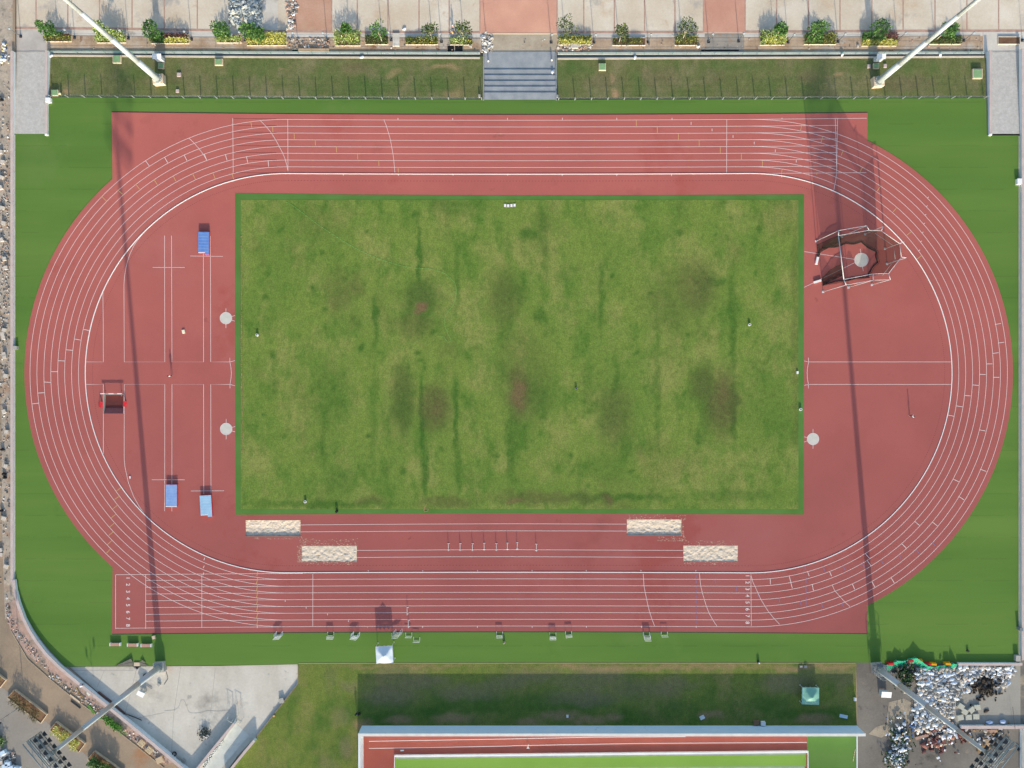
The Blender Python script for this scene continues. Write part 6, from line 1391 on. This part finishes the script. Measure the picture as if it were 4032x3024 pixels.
p = P(2264, 184, PZ); t = thing('concrete_block', 'square beige concrete block in front of the yellow shrub right of the steps', 'slab', p); b = B(); b.box((0, 0, .2), (1.2, .85, .4)); b.out('slab', M['lconc'], t)
for u, v, d, lab in ((1172, 199, (2.0, .5), 'black trough by the drain below the tan paving'), (1775, 193, (1.3, 1.4), 'open dark pit left of the steps, nearest the railing'), (1807, 190, (1.5, 1.2), 'open dark pit left of the steps, nearest the planter'), (2835, 198, (7.0, .5), 'long dark trench below the right salmon paving')):
    p = P(u, v, PZ + .012); t = thing('trench', lab, 'trench', p); b = B(); b.box((0, 0, 0), (d[0], d[1], .02)); b.out('pit_floor', M['black'], t); b = B(); b.bar([(-d[0]/2, -d[1]/2), (d[0]/2, -d[1]/2), (d[0]/2, d[1]/2), (-d[0]/2, d[1]/2)], .08, 0, .06, closed=True); b.out('rim', M['concrete'], t)
p = P(1236, 199, PZ); t = thing('timber_beam', 'long tan timber beam lying along the drain below the tan paving', 'beam', p); b = B(); b.box((0, 0, .15), (5.7, .5, .3)); b.out('beam', mat('beam_tan', '#B79A7A', '#C8AC8C', scale=1), t)
for u, v, c_, lab in ((913, 140, 0, 'white bag at the drain strip below the slab heap'), (980, 154, 0, 'white bag beside a lamp post left of the long yellow shrub'), (1425, 226, 0, 'white rag on the channel wall below the spiky lime shrub'), (1592, 115, 0, 'white plastic bag lying on the plaza slabs'), (2750, 184, 0, 'white bag below the olive spiky shrub'), (3316, 215, 0, 'white sheet lying on the channel right of the steps'), (3377, 181, 0, 'crumpled grey sheet left of the yellow right-side shrub'), (3701, 215, 0, 'white scrap on the channel under the right mast'), (2500, 227, 0, 'tiny white scrap on the channel wall'), (620, 220, 0, 'white scrap on the channel left of the left mast'), (2175, 285, 0, 'white paper on the right side of the steps'), (203, 221, 0, 'white bag at the corner of the left ramp wall'), (1852, 182, 0, 'brown square patch cover beside the steps')):
    p = P(u, v, -.48 if v > 200 else PZ); t = thing('plastic_bag', lab, 'bag', p, R.random() * 3); b = B(); b.ball((0, 0, .1), .3, (1.3, .8, .5), sub=2, jit=.5); b.ball((.2, .1, .1), .18, (1, .8, .5), sub=1, jit=.4); b.out('plastic', CW if 'grey' not in lab and 'brown' not in lab else M['concrete'], t)
for v, u in ((2824, 2765), (2812, 1100)): pass
block(*UV(2, 3, 1643, 1222), (.9, .7), .04, .5, 'white sheet of board on the shaded lawn left of the green tent', M['wallwhite'], 'board', 'board', 0)
block(*UV(3, 3, 652, 1212), (1.5, .6), .06, -.2, 'pale blue panel lying on the shaded lawn right of the green tent', mat('pale_panel', '#C4DCEC', '#D4E6F2', scale=2), 'panel', 'panel', 0)
block(*UV(2, 3, 2165, 1268), (.8, .7), .5, 0, 'white box at the foot of the tall wall', M['white_pl'], 'box', 'box', 0)
block(*UV(2, 3, 2108, 1262), (1.0, .8), .3, .1, 'brown crate at the foot of the tall wall beside the white box', mat('crate_br', '#8A6E54'), 'crate', 'crate', 0)
block(*UV(3, 3, 748, 1062), (.4, .6), .25, 0, 'small white box on the kerb of the lower lawn near the green tent', M['white_pl'], 'box', 'box', 0)
for k, x in enumerate((284, 322)): block(*UV(3, 3, x, 782), (.5, .4), .15, 0, 'small grey valve box in the tent shade, %s of two' % ('left', 'right')[k], M['concrete'], 'valve_box', 'valve box', 0)
block(*UV(2, 3, 479, 1211), (.4, .5), .06, 0, 'white ring-like tin on the shaded lawn', M['white_pl'], 'tin', 'tin', 0)
post(*UV(1, 3, 157, 1208), .2, .15, 'round yellow cap at the kerb between pad and lawn', M['yellow'], 'standpipe', 'pipe', False, 0)
block(*UV(1, 3, 225, 1070), (.9, .9), .4, .3, 'grey rock at the edge of the concrete yard', M['concrete'], 'rock', 'rock', -.3)
# ================================================================ yard with sacks, lower right
def inpoly(x, y, pl):
    c = False; n = len(pl)
    for k in range(n):
        x1, y1 = pl[k]; x2, y2 = pl[(k+1) % n]
        if (y1 > y) != (y2 > y) and x < (x2 - x1) * (y - y1) / (y2 - y1) + x1: c = not c
    return c
SK = []
for k, m in enumerate((mat('sack_white', '#E8E8E6', '#FAFAF8', scale=3), mat('sack_blue', '#C2CCDA', '#DCE4EC', scale=3), mat('sack_beige', '#C2B6A6', '#D8CCBC', scale=3), mat('sack_grey', '#9C9A98', '#BAB8B4', scale=3))):
    b = B(); b.ball((0, 0, .14), .46, (1.1, .68, .36), sub=3)
    for vv in b.bm.verts: vv.co += (vv.co - Vector((0, 0, .14))) * (.3 * noise.noise(vv.co * 4.2 + Vector((k * 9, 3, 1))) + .14 * noise.noise(vv.co * 11))
    b.ball((.5, 0, .16), .09, (1, 1.2, .7), sub=1)
    o_ = b.out('sack', m); C.objects.unlink(o_); SK.append(o_)
poly = [(1275, 790), (1640, 775), (2150, 790), (2125, 850), (2055, 950), (1960, 960), (1900, 850), (1790, 880), (1750, 980), (1680, 1000), (1600, 1090), (1590, 1220), (1500, 1280), (1290, 1365), (1245, 1290), (1255, 1080), (1290, 990)]
gm = bmesh.new(); gv = {}
for a_ in range(0, 62):
    for c_ in range(0, 48):
        x = 1230 + a_ * 15.5; y = 765 + c_ * 13.2
        if inpoly(x, y, poly):
            p = T(3, 3, x, y, 0); gv[(a_, c_)] = gm.verts.new((p.x, p.y, .12 + .16 * noise.noise(Vector((p.x * 1.7, p.y * 1.7, 5))) + .1 * noise.noise(Vector((p.x * 4, p.y * 4, 9)))))
for (a_, c_) in list(gv):
    q_ = [gv.get(k_) for k_ in ((a_, c_), (a_, c_+1), (a_+1, c_+1), (a_+1, c_))]
    if all(q_): gm.faces.new(q_)
b = B(); b.bm.free(); b.bm = gm; b.out('sack_gap_litter', mat('sack_gap_litter', '#A39C92', '#F0ECE6', scale=2.2, detail=7, c3='#CFC8BE', grain=.2, gscale=6, lo=.38, hi=.62), recalc=False)['kind'] = 'stuff'  # pale litter mound, added to lighten the shaded gaps between the sacks
pts = []
tries = 0
while len(pts) < 285 and tries < 20000:
    tries += 1; x, y = R.uniform(1240, 2160), R.uniform(770, 1380)
    if not inpoly(x, y, poly): continue
    if any((x - a) ** 2 + (y - c) ** 2 < R.choice((21, 25, 28)) ** 2 for a, c in pts): continue
    pts.append((x, y))
SL = 'stuffed white, bluish or beige sack in the large heap under the lower right mast'
for x, y in pts:
    hgt = .55 * max(0, min(1, (2000 - x) / 500)) * R.random() + .02
    o_ = SK[R.choices((0, 1, 2, 3), ((4, 1, 4, 2) if y < 900 and x > 1700 else (3, 3, 3, 4)) if x > 1400 or y > 900 else (2, 4, 3, 4))[0]].copy(); C.objects.link(o_)
    p = T(3, 3, x, y, 0); o_.location = (p.x, p.y, hgt); o_.rotation_euler = (R.uniform(-.3, .3), R.uniform(-.35, .35), R.random() * 6.3)
    s = R.uniform(.55, 1.05); o_.scale = (s, s, s); tag(o_, SL, 'sack', 'sacks in the yard heap')
scatter('rubble', 420, lambda: UV(3, 3, *[q + R.uniform(-18, 18) for q in R.choice(pts)]), .1, .42, .08, (4, 2, 4, 1, 4))
def heap(name, label, cat, x, y, sx, sy, n, mats, h, wts=None, leaf=0):
    p = T(3, 3, x, y, 0); t = thing(name, label, cat, p); b = B()
    for _ in range(n):
        X, Y = R.gauss(0, sx), R.gauss(0, sy); mi = R.choices(range(len(mats)), wts)[0] if wts else R.randrange(len(mats))
        if R.random() < .45:
            c_ = Vector((X, Y, R.uniform(.05, h))); n0 = len(b.bm.verts); b.ball(c_, R.uniform(.12, .42), (R.uniform(.8, 1.6), R.uniform(.5, 1), R.uniform(.25, .5)), sub=2, mi=mi); b.bm.verts.ensure_lookup_table(); rz_ = Matrix.Rotation(R.random() * 6, 3, 'Z')
            for vv in b.bm.verts[n0:]: d_ = rz_ @ (vv.co - c_); vv.co = c_ + d_ * (1 + .7 * noise.noise(vv.co * 3.1))
        else: b.box((X, Y, R.uniform(.05, h)), (R.uniform(.2, .8), R.uniform(.1, .5), R.uniform(.05, .25)), rz=R.random() * 6, rx=R.uniform(-.5, .5), ry=R.uniform(-.5, .5), mi=mi)
    for _ in range(leaf): b.leaf((R.gauss(0, sx * 1.1), R.gauss(0, sy * 1.1), R.uniform(0, h)), (R.uniform(-1, 1), R.uniform(-1, 1), R.uniform(0, 1)), .5, .25, len(mats) - 1)
    b.out('debris', mats, t, recalc=False)['kind'] = 'stuff'
blk = mat('net_black', '#2A2420', '#342E28', scale=2); grn = mat('leaf_wet', '#2E4A28', '#3E5E34', scale=3)
heap('black_heap', 'heap of black netting on the grey slab among the white sacks', 'heap', 1880, 950, 1.5, 1.3, 120, [blk, mat('net_brown', '#4A3E34'), blk], .35, (6, 2, 3))
heap('black_heap', 'dark heap of green-black net at the foot of the lower right mast', 'heap', 1180, 850, 1.1, .9, 90, [mat('dk_green', '#2E3A2E'), mat('dk_grey', '#44484A'), M['tan'], grn], .7, (4, 4, 1, 3), 160)
heap('refuse_heap', 'heap of blue and white refuse with green leaves on the dark yard', 'heap', 1130, 1400, 1.0, 1.7, 130, [CW, mat('ref_navy', '#3A5680', '#50709A', scale=2), mat('ref_grey', '#9CA2A8'), mat('ref_wood', '#C8AE88'), grn], .7, (5, 2, 2, 1, 1), 170)
heap('refuse_heap', 'heap of white and green refuse at the lower picture edge', 'heap', 1090, 1570, 1.0, .8, 70, [CW, mat('ref_pale', '#C8D0D4'), M['dark'], grn], .6, (5, 3, 1, 2), 150)
heap('brick_heap', 'heap of broken red brick with white scraps on the yard', 'heap', 1440, 1430, 1.3, 1.0, 80, [mat('brk_red', '#8E5A50', '#A86C60', scale=2), mat('brk_dk', '#5E3C3C'), CW, M['tan']], .4, (4, 3, 2, 1))
heap('refuse_heap', 'low heap of white scraps left of the crossing wall', 'heap', 1560, 1350, 1.0, .7, 50, [CW, mat('ref_beige', '#C8BCAC'), M['dark']], .4, (4, 3, 1))
heap('tile_heap', 'small heap of maroon tiles below the crossing wall', 'heap', 1660, 1375, .6, .5, 40, [mat('maroon', '#5A2A28', '#6E3430', scale=2), mat('orange_t', '#C08060')], .4, (6, 1))
heap('refuse_heap', 'scattered planks and scraps in front of the lower right lamp frame', 'heap', 1870, 1390, 2.2, 1.0, 90, [mat('brown_scrap', '#8A6E50', '#A88866', scale=2), M['concrete'], M['dark'], CW], .25, (4, 2, 2, 1))
pallet(1895, 1425, .1, 'tan gridded crate base beside the lower right mast pole', mat('crate_tan', '#C8AC8C'), i=3, z=-.01, n=5); pallet(1835, 1487, .05, 'brown gridded pallet left of the lower right mast pole', mat('crate_brown', '#B08858'), i=3, z=-.01, n=8, w=1.5, d=1.2)
for k, (x, y, rz) in enumerate(((1660, 1122, -.6), (1693, 1168, -.5), (1755, 1150, .7), (1800, 1130, .1), (1655, 1218, .2), (1725, 1215, .05), (1790, 1210, 0))):
    block(*UV(3, 3, x, y), (1.15, .95), .3, rz, '%s pale concrete slab of the seven on the grey yard floor, counted from the upper left' % ORD[k], mat('slab_pale', '#B9B8A8', '#C6C4B4', scale=1.5), 'concrete_slab', 'slab', .0)
for k, (x, y) in enumerate(((1910, 1262), (2022, 1255))): 
    p = T(3, 3, x, y, 0); t = thing('plastic_bag', 'crumpled white sheet by the crossing wall, %s of two' % ('left', 'right')[k], 'bag', p); b = B(); b.ball((0, 0, .15), .45, (1.4, .8, .6), jit=.5); b.out('plastic', mat('bag_bluish', '#C8D4EE'), t)
def timber(x, y, L, rz, lab): 
    p = T(3, 3, x, y, 0); t = thing('timber_beam', lab, 'beam', p, rz); b = B(); b.box((0, 0, .12), (L, .5, .24)); b.out('beam', mat('beam_pink', '#B08C7A', '#C0A08C', scale=1), t)
timber(1325, 1385, 2.4, .3, 'pinkish beam below the large sack heap'); timber(1430, 1335, 2.2, .45, 'pinkish beam under the middle of the sack heap edge'); timber(1540, 1288, 2.6, .35, 'pinkish beam leading to the crossing wall'); timber(1925, 1337, 1.9, .05, 'pinkish beam just below the crossing wall')
# green debris net strung along the yard edge, propped to peaks
t = thing('debris_net', 'green debris netting strung along the edge of the sack yard', 'netting')
pk = [(1015, 770, .25), (1060, 765, .3), (1120, 735, .75), (1170, 735, .45), (1240, 715, .6), (1290, 712, .95), (1340, 745, .7), (1385, 780, .85), (1440, 785, .4), (1510, 772, .3), (1580, 762, .5), (1608, 760, .95), (1640, 765, .2)]
b = B(); up_, lo_, out_ = [], [], []
fine = []
for a, c in zip(pk, pk[1:]):
    for s in range(5): f = s / 5; fine.append(tuple(a[q] + (c[q] - a[q]) * f for q in range(3)))
fine.append(pk[-1])
for x, y, h in fine:
    u, v = UV(3, 3, x, y); u, v = lift(u, v, h); p = P(u, v); n_ = .1 * noise.noise(Vector((x * .05, y * .05, 1)))
    up_.append(b.bm.verts.new((p.x, p.y + n_, h))); lo_.append(b.bm.verts.new((p.x, p.y - .1 + n_, .0))); out_.append(b.bm.verts.new((p.x, p.y - 1.0 - .3 * h + n_, .12 + abs(n_))))
for k in range(len(fine) - 1):
    b.bm.faces.new((lo_[k], lo_[k+1], up_[k+1], up_[k])); b.bm.faces.new((up_[k], up_[k+1], out_[k+1], out_[k]))
b.out('net_cloth', net_mat('debris_green', '#3FAE86', .86), t)
for x, y, h in pk[2::3]:
    u, v = lift(*UV(3, 3, x, y), h); p = P(u, v); b = B(); b.cyl((p.x, p.y, 0), (p.x, p.y, h + .05), .03, n=5); b.out('stake', M['steel'], t)
for k, (x, y, c_) in enumerate(((1052, 748, 'red'), (1222, 724, 'red'), (1372, 752, 'red'), (1298, 724, 'yellow'), (1418, 752, 'yellow'), (1540, 748, 'yellow'))):
    p = T(3, 3, x, y + 2, 0); w_ = ['leftmost', 'middle', 'rightmost'][k % 3]
    t = thing('plastic_barrier', '%s of the three %s plastic barrier boxes along the green netting' % (w_, c_), 'barrier', p, R.uniform(-.1, .1), 'plastic barriers by the netting')
    mm = mat('bar_' + c_, '#D82C34' if c_ == 'red' else '#F0A818', rough=.4)
    b = B(); b.box((0, 0, .32), (1.15, .42, .64), taper=.82); b.out('shell', mm, t); b = B(); b.box((0, 0, .05), (1.25, .5, .1)); b.out('foot', mm, t)
cord([UV(3, 3, *q) for q in ((2115, 1130), (2125, 1240), (2135, 1320))], .03, M['dark'], 'thin dark cable hanging over the crossing wall', 'yard_cable', 'cable', z=.62)
b = B()
def fly(u, v, r): pass
post(*UV(3, 3, 1722, 645), .22, .0 + .3, 'small dark bollard behind the corner wall', M['dark'], 'bollard', 'bollard', False, 0)
bpy.context.view_layer.update()
